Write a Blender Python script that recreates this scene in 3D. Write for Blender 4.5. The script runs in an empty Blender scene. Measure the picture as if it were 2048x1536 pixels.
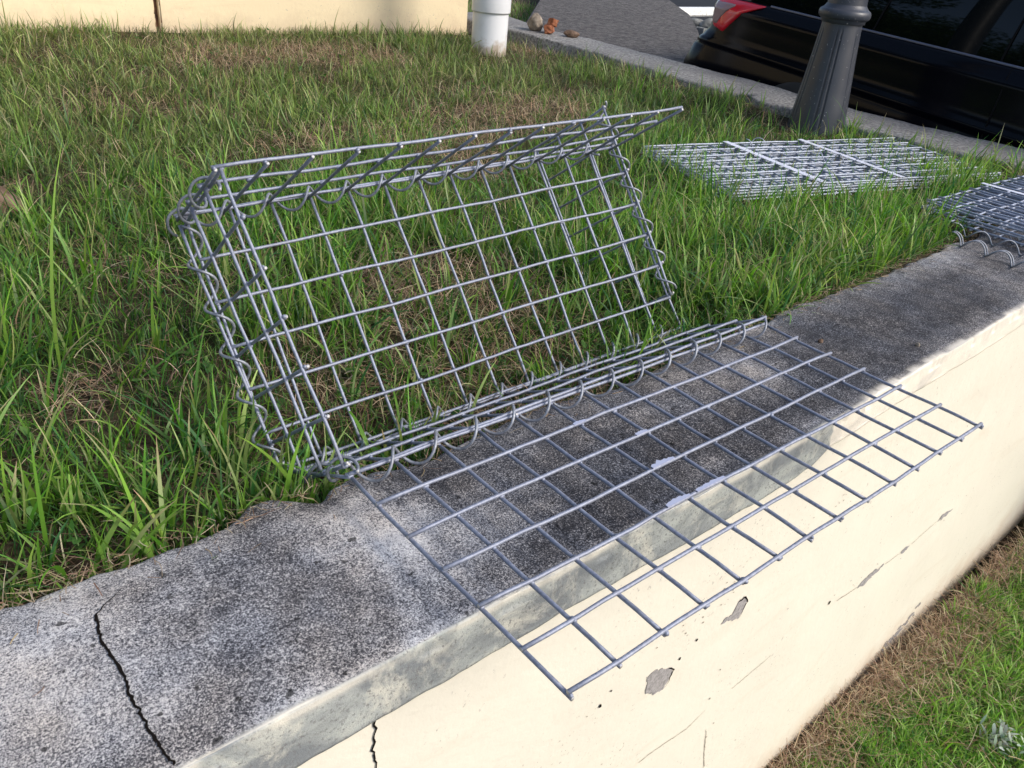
import bpy, bmesh, math, random
import numpy as np
from mathutils import Vector, Matrix
random.seed(7); rng = np.random.default_rng(11)
R = math.radians
scene = bpy.context.scene
col = scene.collection

# ---------------------------------------------------------------- camera
CAM = Vector((-0.46924, -0.83147, 0.69796))
M = Matrix(((0.7688524, -0.2580350, 0.5850504),
            (-0.6339298, -0.4273072, 0.6446252),
            (0.0836604, -0.8665025, -0.4921121)))      # image axes (right, down, forward) in the world
cd = bpy.data.cameras.new('camera'); cam = bpy.data.objects.new('camera', cd); col.objects.link(cam)
cam.matrix_world = Matrix.Translation(CAM) @ (M @ Matrix.Diagonal((1, -1, -1))).to_4x4()
cd.sensor_width = 36; cd.lens = 36 * 1662.65 / 2048; cd.clip_start = 0.02; cd.clip_end = 400
scene.camera = cam

# ---------------------------------------------------------------- light
SUN_AZ = (0.50, -0.866); SUN_EL = R(38)
world = bpy.data.worlds.new('World'); scene.world = world; world.use_nodes = True
wn = world.node_tree.nodes; wl = world.node_tree.links
bg = wn['Background']; sky = wn.new('ShaderNodeTexSky'); sky.sky_type = 'NISHITA'; sky.sun_disc = False
sky.sun_elevation = SUN_EL; sky.sun_rotation = math.atan2(SUN_AZ[0], SUN_AZ[1])
sky.dust_density = 2.5; sky.air_density = 1.0
wl.new(sky.outputs[0], bg.inputs[0]); bg.inputs[1].default_value = 0.15
ld = bpy.data.lights.new('sun', 'SUN'); ld.energy = 1.9; ld.angle = R(16); ld.color = (1.0, 0.955, 0.88)
sun = bpy.data.objects.new('sun', ld); col.objects.link(sun)
d = Vector((SUN_AZ[0] * math.cos(SUN_EL), SUN_AZ[1] * math.cos(SUN_EL), math.sin(SUN_EL)))
sun.rotation_euler = d.to_track_quat('Z', 'Y').to_euler()
scene.view_settings.view_transform = 'Standard'; scene.view_settings.look = 'None'
scene.view_settings.gamma = 1.0; scene.view_settings.exposure = 0.55

# ---------------------------------------------------------------- helpers
def tag(o, label=None, cat=None, group=None, kind=None):
    if label: o['label'] = label
    if cat: o['category'] = cat
    if group: o['group'] = group
    if kind: o['kind'] = kind
    return o
def empty(name, loc, label, cat, group=None):
    o = bpy.data.objects.new(name, None); col.objects.link(o); o.location = loc; o.empty_display_size = 0.05
    bpy.context.view_layer.update()
    return tag(o, label, cat, group)
def link(name, me, parent=None):
    o = bpy.data.objects.new(name, me); col.objects.link(o)
    if parent:
        o.parent = parent; o.matrix_parent_inverse = parent.matrix_world.inverted()
    return o
def mesh_np(name, V, Fq, mats, parent=None, smooth=True, colors=None, attr='Col', midx=None):
    """V (n,3), Fq (m,4) or (m,3) -> mesh object"""
    V = np.asarray(V, np.float32); Fq = np.asarray(Fq, np.int32)
    me = bpy.data.meshes.new(name); k = Fq.shape[1]
    me.vertices.add(len(V)); me.vertices.foreach_set('co', V.ravel())
    me.loops.add(Fq.size); me.loops.foreach_set('vertex_index', Fq.ravel())
    me.polygons.add(len(Fq))
    me.polygons.foreach_set('loop_start', np.arange(0, Fq.size, k, dtype=np.int32))
    me.polygons.foreach_set('loop_total', np.full(len(Fq), k, np.int32))
    if midx is not None: me.polygons.foreach_set('material_index', np.asarray(midx, np.int32))
    me.update(calc_edges=True)
    me.polygons.foreach_set('use_smooth', np.full(len(Fq), smooth))
    if colors is not None:
        a = me.color_attributes.new(attr, 'FLOAT_COLOR', 'POINT')
        c = np.ones((len(V), 4), np.float32); c[:, :colors.shape[1]] = colors
        a.data.foreach_set('color', c.ravel())
    for m in (mats if isinstance(mats, list) else [mats]): me.materials.append(m)
    return link(name, me, parent)
def lerp(a, b, t): return a + (b - a) * t
_lat = rng.random((64, 64, 64)).astype(np.float32)
def vnoise(x, y, z=0.0):
    x = np.asarray(x, float); y = np.asarray(y, float); z = np.broadcast_to(np.asarray(z, float), x.shape)
    xi, yi, zi = [np.floor(a).astype(int) for a in (x, y, z)]
    fx, fy, fz = [a - np.floor(a) for a in (x, y, z)]
    fx, fy, fz = [a * a * (3 - 2 * a) for a in (fx, fy, fz)]
    g = lambda a, b, c: _lat[(xi + a) % 64, (yi + b) % 64, (zi + c) % 64]
    def pl(c):
        return lerp(lerp(g(0, 0, c), g(1, 0, c), fx), lerp(g(0, 1, c), g(1, 1, c), fx), fy)
    return lerp(pl(0), pl(1), fz)
def fbm(x, y, z=0.0, o=4):
    s = 0; a = 0.5; f = 1.0
    for i in range(o): s = s + a * vnoise(x * f + i * 7.3, y * f + i * 3.1, np.asarray(z) * f + i); a *= .5; f *= 2.1
    return s / (1 - .5 ** o)
def gauss(x, y, cx, cy, sx, sy, ang=0.0):
    c, s = math.cos(ang), math.sin(ang); dx = x - cx; dy = y - cy
    u = (c * dx + s * dy) / sx; v = (-s * dx + c * dy) / sy
    return np.exp(-(u * u + v * v))
def sstep(a, b, x):
    t = np.clip((x - a) / (b - a), 0, 1); return t * t * (3 - 2 * t)

# ---------------------------------------------------------------- materials
def mat(name, base=(.5, .5, .5), rough=.6, metal=0.0, spec=.5):
    m = bpy.data.materials.new(name); m.use_nodes = True
    b = m.node_tree.nodes['Principled BSDF']
    b.inputs['Base Color'].default_value = (*base, 1); b.inputs['Roughness'].default_value = rough
    b.inputs['Metallic'].default_value = metal; b.inputs['Specular IOR Level'].default_value = spec
    return m, m.node_tree, b
def N(t, typ, **kw):
    n = t.nodes.new(typ)
    for k, v in kw.items():
        if k in n.inputs.keys() if isinstance(k, str) else False: n.inputs[k].default_value = v
        else: setattr(n, k, v)
    return n
def noise(t, scale, detail=4, rough=.55, vec=None, dist=0):
    n = t.nodes.new('ShaderNodeTexNoise'); n.inputs['Scale'].default_value = scale
    n.inputs['Detail'].default_value = detail; n.inputs['Roughness'].default_value = rough
    n.inputs['Distortion'].default_value = dist
    if vec is None: vec = coords(t)
    t.links.new(vec, n.inputs['Vector']); return n.outputs['Fac']
def coords(t):
    for n in t.nodes:
        if n.type == 'TEX_COORD': return n.outputs['Object']
    return t.nodes.new('ShaderNodeTexCoord').outputs['Object']
def ramp(t, fac, stops):
    n = t.nodes.new('ShaderNodeValToRGB'); e = n.color_ramp.elements
    while len(e) < len(stops): e.new(.5)
    for i, (p, c) in enumerate(stops):
        e[i].position = p; e[i].color = (*c, 1) if not isinstance(c, (int, float)) else (c, c, c, 1)
    t.links.new(fac, n.inputs[0]); return n.outputs[0]
def mix(t, fac, a, b, mode='MIX'):
    n = t.nodes.new('ShaderNodeMix'); n.data_type = 'RGBA'; n.blend_type = mode
    for i, v in ((0, fac), (6, a), (7, b)):
        if hasattr(v, 'type') and hasattr(v, 'links'): t.links.new(v, n.inputs[i])
        elif i == 0: n.inputs[0].default_value = v
        else: n.inputs[i].default_value = (*v, 1)
    return n.outputs[2]
def mth(t, op, a, b=0.0, clamp=False):
    n = t.nodes.new('ShaderNodeMath'); n.operation = op; n.use_clamp = clamp
    for i, v in ((0, a), (1, b)):
        if hasattr(v, 'links'): t.links.new(v, n.inputs[i])
        else: n.inputs[i].default_value = v
    return n.outputs[0]
def bump(t, b, h, strength=.5, dist=.002):
    n = t.nodes.new('ShaderNodeBump'); n.inputs['Strength'].default_value = strength
    n.inputs['Distance'].default_value = dist; t.links.new(h, n.inputs['Height']); t.links.new(n.outputs[0], b.inputs['Normal'])
def attr(t, name='Col'):
    n = t.nodes.new('ShaderNodeVertexColor'); n.layer_name = name; return n.outputs[0]
def sep(t, c):
    n = t.nodes.new('ShaderNodeSeparateColor'); t.links.new(c, n.inputs[0]); return n.outputs

# galvanised wire
def wire_mat(name, c1, c2, rough=.42, metal=.75):
    m, t, b = mat(name, c1, rough, metal)
    f = noise(t, 180, 3); f2 = noise(t, 22, 2)
    c = mix(t, ramp(t, f, [(.35, 0.), (.65, 1.)]), c1, c2)
    c = mix(t, mth(t, 'MULTIPLY', ramp(t, f2, [(.4, 0.), (.7, 1.)]), .35), c, (.22, .22, .25))
    t.links.new(c, b.inputs['Base Color'])
    t.links.new(mth(t, 'ADD', mth(t, 'MULTIPLY', f, .25), rough - .12), b.inputs['Roughness'])
    bump(t, b, noise(t, 500, 2), .25, .0006)
    return m
M_WIRE = wire_mat('galvanised_wire', (.20, .22, .29), (.32, .345, .42), .60, .5)
M_COIL = wire_mat('spiral_wire', (.20, .215, .25), (.34, .36, .40), .55, .5)
M_WIREB = wire_mat('bright_galvanised_wire', (.31, .35, .43), (.46, .50, .58), .60, .3)
M_WIREM = wire_mat('blue_galvanised_wire', (.27, .31, .40), (.40, .44, .54), .58, .45)
M_ZINC, t, b = mat('zinc_drip', (.42, .45, .58), .5, .2)
M_STRAP, t, b = mat('steel_strap', (.70, .72, .82), .5, .1)
M_CUT, t, b = mat('cut_wire_end', (.48, .47, .47), .5, .3)

# concrete coping: vertex colour R=dark stain, G=pale patch, B=cream front paint
M_CAP, t, b = mat('weathered_concrete', (.3, .3, .3), .9, 0, .25)
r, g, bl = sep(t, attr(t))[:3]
sp = noise(t, 430, 2, .9); sp2 = noise(t, 230, 3, .8)
spk = mth(t, 'ADD', mth(t, 'MULTIPLY', sp, .62), mth(t, 'MULTIPLY', sp2, .38))
big = noise(t, 9, 5, .6)
med = noise(t, 38, 4, .6)
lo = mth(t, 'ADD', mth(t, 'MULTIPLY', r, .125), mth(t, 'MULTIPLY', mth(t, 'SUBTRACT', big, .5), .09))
lo = mth(t, 'ADD', lo, mth(t, 'MULTIPLY', mth(t, 'SUBTRACT', med, .5), .16))
lo = mth(t, 'SUBTRACT', lo, mth(t, 'MULTIPLY', g, .115))
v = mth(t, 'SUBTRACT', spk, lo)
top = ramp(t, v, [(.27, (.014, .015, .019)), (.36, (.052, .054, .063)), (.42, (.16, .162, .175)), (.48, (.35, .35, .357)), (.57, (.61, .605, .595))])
top = mix(t, mth(t, 'MULTIPLY', ramp(t, noise(t, 5, 3), [(.45, 0.), (.7, 1.)]), .25), top, (.30, .25, .19), 'MULTIPLY') if False else top
pit = ramp(t, noise(t, 70, 2, .4), [(.26, .25), (.31, 1.)]); top = mix(t, 1.0, top, pit, 'MULTIPLY')
tint = ramp(t, noise(t, 8, 4), [(.36, (.97, .98, 1.02)), (.64, (1.08, 1.0, .92))])
top = mix(t, 1.0, top, tint, 'MULTIPLY')
streak = t.nodes.new('ShaderNodeMapping'); streak.inputs['Scale'].default_value = (5, 5, 9); streak.inputs['Rotation'].default_value = (0, R(35), 0)
t.links.new(coords(t), streak.inputs[0])
fs = noise(t, 1.6, 5, .65, streak.outputs[0], .6)
greyface = mix(t, ramp(t, fs, [(.35, 0.), (.62, 1.)]), (.40, .42, .395), (.19, .205, .215))
greyface = mix(t, ramp(t, noise(t, 11, 5, .7, None, .8), [(.50, 0.), (.66, .75)]), greyface, (.60, .58, .50))
greyface = mix(t, ramp(t, noise(t, 210, 3), [(.30, 0.9), (.45, 0.)]), greyface, (.16, .16, .16))
creamface = mix(t, ramp(t, fs, [(.48, 0.), (.78, .7)]), (.74, .68, .58), (.40, .38, .36))
ba = attr(t); al = t.nodes[-1] if False else None
n_al = t.nodes.new('ShaderNodeAttribute'); n_al.attribute_name = 'Face'
fr, fg, fb = sep(t, n_al.outputs['Color'])[:3]
face = mix(t, fg, greyface, creamface); face = mix(t, fb, face, (.66, .62, .54))
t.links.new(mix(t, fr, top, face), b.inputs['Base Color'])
bump(t, b, mth(t, 'ADD', spk, mth(t, 'MULTIPLY', med, .5)), .55, .003)

# cream wall paint
def cream(name, base, dirt, scale=1.0):
    m, t, b = mat(name, base, .75, 0, .3)
    f = noise(t, 3.0 * scale, 6, .6, None, .4)
    mp = t.nodes.new('ShaderNodeMapping'); mp.inputs['Rotation'].default_value = (0, R(12), 0); mp.inputs['Scale'].default_value = (2.2, 2.2, 9)
    t.links.new(coords(t), mp.inputs[0])
    f2 = noise(t, 1.4 * scale, 6, .65, mp.outputs[0], .8)
    c = mix(t, ramp(t, f, [(.35, 0.), (.75, .6)]), base, tuple(x * .93 for x in base))
    c = mix(t, ramp(t, f2, [(.56, 0.), (.80, .55)]), c, dirt)
    sp = noise(t, 90 * scale, 3, .7); reg = ramp(t, noise(t, 6, 3), [(.5, 0.), (.62, 1.)])
    c = mix(t, mth(t, 'MULTIPLY', ramp(t, sp, [(.30, 1.), (.36, 0.)]), reg), c, (.40, .36, .31))
    t.links.new(c, b.inputs['Base Color'])
    bump(t, b, mth(t, 'ADD', noise(t, 60, 5, .6), mth(t, 'MULTIPLY', noise(t, 8, 3), 1.5)), .35, .003)
    return m, t, b
def grime(m, t, b, z0):
    old = b.inputs['Base Color'].links[0].from_socket
    sx = t.nodes.new('ShaderNodeSeparateXYZ'); t.links.new(coords(t), sx.inputs[0])
    h = mth(t, 'ADD', mth(t, 'MULTIPLY', mth(t, 'SUBTRACT', sx.outputs[2], z0), 5.0), mth(t, 'MULTIPLY', mth(t, 'SUBTRACT', noise(t, 7, 5, .7), .5), 1.4))
    c = mix(t, ramp(t, h, [(.0, .45), (.6, 0.)]), old, (.52, .38, .26))
    w = noise(t, 2.2, 5, .7, None, 1.2)
    c = mix(t, ramp(t, w, [(.57, 0.), (.75, .28)]), c, (.50, .45, .38))
    c = mix(t, mth(t, 'MULTIPLY', ramp(t, noise(t, 150, 2), [(.27, .8), (.33, 0.)]), ramp(t, noise(t, 3.3, 3), [(.42, 0.), (.6, 1.)])), c, (.38, .33, .27))
    t.links.new(c, b.inputs['Base Color'])
M_CREAM, t, b = cream('cream_wall_paint', (.71, .668, .565), (.62, .54, .43)); grime(M_CREAM, t, b, -1.27)
M_CREAM2, t, b = cream('building_cream_paint', (.82, .68, .45), (.60, .46, .30), .6); grime(M_CREAM2, t, b, .02)
M_CHIP, t, b = mat('bare_grey_render', (.30, .28, .275), .9, 0, .2)
t.links.new(ramp(t, noise(t, 160, 4), [(.3, (.20, .19, .185)), (.6, (.35, .33, .325))]), b.inputs['Base Color'])
M_CRACK_SHADE, t, b = mat('crack_shadow', (.012, .010, .009), 1, 0, 0)  # near-black for cracks and for the painted shade at chip edges
M_HAIR, t, b = mat('hairline_crack', (.28, .23, .18), 1, 0, 0)

# soil / thatch sheet
M_SOIL, t, b = mat('soil', (.1, .07, .05), 1, 0, .1)
c = ramp(t, noise(t, 60, 6, .7), [(.3, (.020, .014, .010)), (.5, (.060, .042, .028)), (.7, (.13, .095, .062))])
c = mix(t, ramp(t, noise(t, 5, 4), [(.42, 0.), (.6, .7)]), c, (.035, .05, .018))
t.links.new(c, b.inputs['Base Color']); bump(t, b, noise(t, 120, 5), .9, .008)
# grass blades
def leaf_mat(name, trans=.35, rough=.45):
    m, t, b = mat(name, (.1, .2, .03), rough, 0, .35)
    c = attr(t); t.links.new(c, b.inputs['Base Color'])
    tr = t.nodes.new('ShaderNodeBsdfTranslucent'); ms = t.nodes.new('ShaderNodeMixShader'); ms.inputs[0].default_value = trans
    hs = t.nodes.new('ShaderNodeHueSaturation'); hs.inputs['Value'].default_value = 1.5; hs.inputs['Saturation'].default_value = 1.1
    t.links.new(c, hs.inputs['Color']); t.links.new(hs.outputs[0], tr.inputs[0])
    t.links.new(b.outputs[0], ms.inputs[1]); t.links.new(tr.outputs[0], ms.inputs[2])
    t.links.new(ms.outputs[0], t.nodes['Material Output'].inputs[0])
    return m
M_GRASS = leaf_mat('grass_blade'); M_STRAW = leaf_mat('dry_straw', .15, .7)

M_ASPH, t, b = mat('asphalt', (.1, .1, .1), .9, 0, .25)
f = noise(t, 26, 6, .8)
t.links.new(ramp(t, f, [(.36, (.035, .032, .032)), (.48, (.095, .086, .082)), (.62, (.185, .170, .16))]), b.inputs['Base Color']); bump(t, b, f, 1.0, .02)
M_ROAD, t, b = mat('shaded_asphalt', (.045, .047, .052), .9, 0, .3)  # asphalt by the car, its shade put into the dark colour
b.inputs['Specular IOR Level'].default_value = .1; f = noise(t, 30, 4, .7); t.links.new(ramp(t, f, [(.35, (.018, .019, .023)), (.65, (.035, .036, .041))]), b.inputs['Base Color'])
M_KERB, t, b = mat('kerb_concrete', (.3, .3, .3), .9, 0, .25)
f = noise(t, 70, 5, .7)
c = ramp(t, f, [(.34, (.07, .068, .066)), (.48, (.19, .187, .18)), (.62, (.34, .33, .315))])
c = mix(t, ramp(t, noise(t, 3, 4), [(.4, 0.), (.65, .6)]), c, (.15, .145, .145))
t.links.new(c, b.inputs['Base Color']); bump(t, b, f, .5, .006)
M_PIPE, t, b = mat('white_pvc', (.72, .72, .73), .35, 0, .5)
sx = t.nodes.new('ShaderNodeSeparateXYZ'); t.links.new(coords(t), sx.inputs[0])
dz = mth(t, 'ADD', mth(t, 'MULTIPLY', sx.outputs[2], 7.0), mth(t, 'MULTIPLY', mth(t, 'SUBTRACT', noise(t, 18, 4), .5), 1.6))
c = mix(t, ramp(t, dz, [(.10, .85), (.55, 0.)]), (.74, .745, .76), (.42, .33, .24))
c = mix(t, ramp(t, noise(t, 9, 5), [(.55, 0.), (.8, .5)]), c, (.50, .50, .50))
t.links.new(c, b.inputs['Base Color'])
M_LAMP, t, b = mat('dark_grey_paint', (.07, .075, .085), .42, 0, .5)
f = noise(t, 14, 5)
c = mix(t, ramp(t, f, [(.4, 0.), (.75, .5)]), (.036, .041, .055), (.066, .070, .080))
c = mix(t, ramp(t, noise(t, 95, 2), [(.70, 0.), (.74, .8)]), c, (.45, .45, .45))
t.links.new(c, b.inputs['Base Color']); t.links.new(mth(t, 'ADD', mth(t, 'MULTIPLY', f, .3), .3), b.inputs['Roughness'])
M_RUST, t, b = mat('rusty_joint', (.10, .05, .03), .9)
t.links.new(ramp(t, noise(t, 30, 4), [(.35, (.03, .015, .01)), (.65, (.18, .09, .05))]), b.inputs['Base Color'])
M_PAINT, t, b = mat('black_car_paint', (.002, .0025, .005), .16, 0, .14)
M_GLASS, t, b = mat('tinted_window', (.002, .003, .003), .03, 0, .32)
M_TRIM, t, b = mat('black_trim', (.004, .004, .005), .7, 0, .1)
M_CHROME, t, b = mat('dark_trim_strip', (.13, .14, .19), .35, .5)
M_RED, t, b = mat('red_tail_lens', (.62, .006, .02), .12, 0, .5); b.inputs['Coat Weight'].default_value = 1.0
M_CLEAR, t, b = mat('clear_tail_lens', (.30, .20, .20), .2, 0, .5)
M_TYRE, t, b = mat('tyre_rubber', (.02, .02, .02), .85)
M_RIM, t, b = mat('alloy_rim', (.4, .4, .42), .3, .8)
def stone_mat(name, a, c2, sc=30):
    m, t, b = mat(name, a, .9, 0, .2); f = noise(t, sc, 5, .65)
    t.links.new(ramp(t, f, [(.3, tuple(x * .55 for x in a)), (.5, a), (.72, c2)]), b.inputs['Base Color']); bump(t, b, f, .7, .006); return m
M_STONE = stone_mat('grey_stone', (.25, .21, .165), (.40, .35, .29))
M_BRICK = stone_mat('orange_brick', (.30, .11, .055), (.46, .24, .15))
M_CLOD = stone_mat('reddish_stone', (.13, .085, .058), (.23, .16, .12), 22)
M_WHITE = stone_mat('white_kerb_paint', (.78, .78, .76), (.85, .85, .83))
M_RUBBLE = stone_mat('rubble', (.17, .17, .16), (.42, .42, .39), 9)
M_SILVER = leaf_mat('silvery_leaf', .2, .8)

# ---------------------------------------------------------------- setting: wall
def yc(x): return 0.04 * np.log1p(np.exp((np.asarray(x, float) - .6) * 8)) / 8      # the wall bends slightly inwards
X0, X1 = -1.6, 3.62
wall = empty('retaining_wall', (0, -.1, -1.28), 'low cream retaining wall with weathered grey concrete coping under the wire basket', 'wall')
def build_coping():
    xs = np.arange(X0, X1, .005); nx = len(xs)
    prof = []   # (y, z) outline from the inner foot, over the top, down the outer face
    yi, yo, zt, zb = .047, -.278, -.0385, -.126
    for z in np.linspace(-.22, zt - .012, 9): prof.append((yi, z, 0))
    for a in np.linspace(0, math.pi / 2, 6)[1:]: prof.append((yi - .012 + .012 * math.cos(a), zt - .012 + .012 * math.sin(a), 0))
    for y in np.linspace(yi - .012, yo + .003, 62)[1:]: prof.append((y, zt, 0))
    for a in np.linspace(math.pi / 2, math.pi, 6)[1:]: prof.append((yo + .003 + .003 * math.cos(a), zt - .003 + .003 * math.sin(a), .5 if a < 2.0 else 1))
    for z in np.linspace(zt - .003, zb, 20)[1:]: prof.append((yo, z, 1))
    prof.append((yo + .006, zb - .002, 1))
    P = np.array(prof); npf = len(P)
    Xg, k = np.meshgrid(xs, np.arange(npf), indexing='ij')
    Y = P[k, 0] + yc(Xg); Z = P[k, 1].copy(); Fm = P[k, 2]
    inner = sstep(-.06, .047, P[k, 0]); notch = .022 * (gauss(Xg, 0, -.035, 0, .02, 1) - gauss(Xg, 0, -.10, 0, .035, 1) * .8)
    wob = (fbm(Xg * 5, 0 * Xg + 3.3, 0, 4) - .5) * .055 + (fbm(Xg * 28, 0 * Xg + 8, 0, 3) - .5) * .014
    Y += inner * (wob - notch)
    Z -= inner * sstep(-.03, .047, P[k, 0]) * .006
    outer = sstep(-.24, -.278, P[k, 0]) * (Z > -.06)
    chipn = sstep(.60, .72, fbm(Xg * 22, 0 * Xg + 1.7, 0, 3)) * sstep(.9, 1.0, Xg) + .35 * sstep(.62, .75, fbm(Xg * 30, 0 * Xg + 4.7, 0, 3))
    Z -= outer * chipn * .007; Y += outer * chipn * .006 * (Fm > 0)
    Z += (fbm(Xg * 9, Y * 9, 5, 3) - .5) * .006 * (Fm < 1)
    Y += (fbm(Xg * 14, Z * 14, 9, 3) - .5) * .004 * (Fm > .4)
    # bottom of the fascia wanders, it is thinner past the paint step
    Z += np.where(Fm == 1, sstep(-.09, -.126, P[k, 1]) * (.026 * sstep(.78, .86, Xg) + (fbm(Xg * 4, 0 * Xg, 2, 3) - .5) * .014 + (fbm(Xg * 30, 0 * Xg, 12, 3) - .5) * .005), 0)
    yy = P[k, 0]; x = Xg
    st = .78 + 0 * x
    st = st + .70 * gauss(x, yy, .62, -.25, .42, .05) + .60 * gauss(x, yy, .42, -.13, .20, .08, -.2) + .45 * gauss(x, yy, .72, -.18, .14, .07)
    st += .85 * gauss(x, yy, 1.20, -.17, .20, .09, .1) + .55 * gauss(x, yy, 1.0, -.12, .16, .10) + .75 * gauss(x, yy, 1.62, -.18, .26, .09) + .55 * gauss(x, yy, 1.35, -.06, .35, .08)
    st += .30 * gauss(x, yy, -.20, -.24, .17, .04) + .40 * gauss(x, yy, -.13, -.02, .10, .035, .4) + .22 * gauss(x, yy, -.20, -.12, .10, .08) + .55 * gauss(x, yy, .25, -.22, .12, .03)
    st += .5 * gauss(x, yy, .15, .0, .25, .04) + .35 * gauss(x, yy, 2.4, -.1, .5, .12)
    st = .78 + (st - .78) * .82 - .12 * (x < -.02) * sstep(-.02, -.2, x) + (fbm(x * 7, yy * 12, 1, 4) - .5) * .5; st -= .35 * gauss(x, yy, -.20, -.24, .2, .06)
    pale = .95 * gauss(x, yy, .0, -.10, .07, .08, .5) + .85 * gauss(x, yy, -.03, -.005, .08, .04) + .75 * gauss(x, yy, .86, -.10, .07, .06, .4) + .5 * gauss(x, yy, .97, .05, .25, .03) + .7 * gauss(x, yy, .52, -.235, .04, .02) + .55 * gauss(x, yy, -.40, -.07, .12, .12) + .5 * gauss(x, yy, 1.95, .03, .22, .05)
    pale += .8 * gauss(x, yy, .80, -.262, .12, .012) + .5 * gauss(x, yy, -.12, -.268, .4, .010)
    border = .8235 + (Z + .04) * -.28 + (vnoise(Z * 90, x * 0) - .5) * .008
    cr = sstep(-.003, .003, x - border)
    edge = np.clip(Fm, 0, 1)
    lip = sstep(-.255, -.273, yy) * (Z > -.075) * .9 * (.25 + .75 * sstep(.45, .6, fbm(x * 26, yy * 0, 4, 4)))
    edge = np.maximum(edge * (1), np.where(Fm > 0, 1, lip * sstep(.86, 1.0, x)))
    rim = np.exp(-((yy + .276) / .0045) ** 2) * (Z > -.062) * np.clip(.35 + 1.3 * (fbm(x * 18, yy * 0, 4, 4) - .35), 0, 1) * (Fm < 1) + np.exp(-((Z + .044) / .006) ** 2) * (Fm == 1) * .8 * sstep(.35, .6, fbm(x * 14, Z * 30, 4, 4))
    rim = np.clip(rim, 0, 1); edge = np.maximum(edge, (rim > .08) * np.clip(rim * 1.6, 0, 1))
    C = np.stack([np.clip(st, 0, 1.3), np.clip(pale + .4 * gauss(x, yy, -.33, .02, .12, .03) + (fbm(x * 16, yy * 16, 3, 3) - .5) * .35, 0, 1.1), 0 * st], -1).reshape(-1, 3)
    V = np.stack([Xg, Y, Z], -1).reshape(-1, 3)
    i, j = np.meshgrid(np.arange(nx - 1), np.arange(npf - 1), indexing='ij'); a = (i * npf + j).ravel()
    Fq = np.stack([a, a + 1, a + npf + 1, a + npf], 1)
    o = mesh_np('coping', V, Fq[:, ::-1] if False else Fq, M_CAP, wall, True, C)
    ca = o.data.color_attributes.new('Face', 'FLOAT_COLOR', 'POINT')
    D = np.ones((len(V), 4), np.float32); D[:, 0] = edge.ravel(); D[:, 1] = cr.ravel(); D[:, 2] = rim.ravel()
    ca.data.foreach_set('color', D.ravel())
    return o
coping = build_coping()
WY = -.2735
def build_face():
    xs = np.arange(X0, X1, .01); zs = np.linspace(-1.45, -.095, 130)
    Xg, Zg = np.meshgrid(xs, zs, indexing='ij')
    Yg = WY + yc(Xg) + (fbm(Xg * 6, Zg * 6, 3, 4) - .5) * .006 + (fbm(Xg * 1.2, Zg * 1.2, 7, 2) - .5) * .01 * sstep(-.2, -.4, Zg)
    V = np.stack([Xg, Yg, Zg], -1).reshape(-1, 3); nz = len(zs)
    i, j = np.meshgrid(np.arange(len(xs) - 1), np.arange(nz - 1), indexing='ij'); a = (i * nz + j).ravel()
    Fq = np.stack([a, a + nz, a + nz + 1, a + 1], 1)
    o = mesh_np('wall_face', V, Fq, M_CREAM, wall, True)
    return o
build_face()
def surf_y(x, z):
    x = np.asarray(x, float); z = np.asarray(z, float)
    return WY + yc(x) + (fbm(x * 6, z * 6, 3, 4) - .5) * .006 + (fbm(x * 1.2, z * 1.2, 7, 2) - .5) * .01 * sstep(-.2, -.4, z)
def jag(pts, n=6, amp=.25):
    out = []
    for a, b in zip(pts, pts[1:] + pts[:1]):
        L = math.hypot(b[0] - a[0], b[1] - a[1])
        for k in range(n):
            f = k / n; out.append((a[0] + (b[0] - a[0]) * f + (random.random() - .5) * L * amp * (k > 0), a[1] + (b[1] - a[1]) * f + (random.random() - .5) * L * amp * (k > 0)))
    return out
def plate(bm, pts, off=.0012, mi=0):
    vs = [bm.verts.new((x, float(surf_y(x, z)) - off, z)) for x, z in pts]
    f = bm.faces.new(vs); f.material_index = mi; return f
def ribbon(bm, pts, w, off=.0016, mi=1, taper=True, wob=.3):
    n = len(pts); P = []
    for (a, b) in zip(pts, pts[1:]):
        L = math.hypot(b[0] - a[0], b[1] - a[1]); k = max(2, int(L / .006))
        for i in range(k): P.append((a[0] + (b[0] - a[0]) * i / k + (random.random() - .5) * w * 1.6, a[1] + (b[1] - a[1]) * i / k + (random.random() - .5) * w * 1.6))
    P.append(pts[-1]); prev = None
    for i, p in enumerate(P):
        q = P[min(i + 1, len(P) - 1)]; o = P[max(i - 1, 0)]
        tx, tz = q[0] - o[0], q[1] - o[1]; L = math.hypot(tx, tz) or 1
        ww = w * (.6 + random.random() * wob * 2) * (min(1, (len(P) - i) / 5) if taper else 1) / 2
        nx, nz = -tz / L * ww, tx / L * ww
        yield_v = []
        for s in (1, -1):
            yield_v.append((p[0] + nx * s, p[1] + nz * s))
        cur = yield_v
        if prev: bm_quad(bm, prev, cur, off, mi)
        prev = cur
def bm_quad(bm, a, b, off, mi):
    vs = [a[0], b[0], b[1], a[1]]
    f = bm.faces.new([bm.verts.new((x, float(surf_y(x, z)) - off, z)) for x, z in vs]); f.material_index = mi
bm = bmesh.new()
chips = [[(.417, -.426), (.44, -.423), (.472, -.442), (.492, -.45), (.499, -.469), (.493, -.484), (.481, -.502), (.452, -.497), (.425, -.469), (.425, -.448)],
         [(.627, -.426), (.638, -.414), (.661, -.422), (.671, -.392), (.691, -.391), (.706, -.412), (.696, -.436), (.688, -.45), (.662, -.435)],
         [(1.311, -.722), (1.328, -.709), (1.385, -.705), (1.45, -.714), (1.441, -.719), (1.398, -.724), (1.361, -.731)],
         [(1.548, -.727), (1.576, -.72), (1.611, -.732), (1.58, -.741)], [(1.78, -.729), (1.849, -.723), (1.902, -.736), (1.858, -.745)]]
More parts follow.
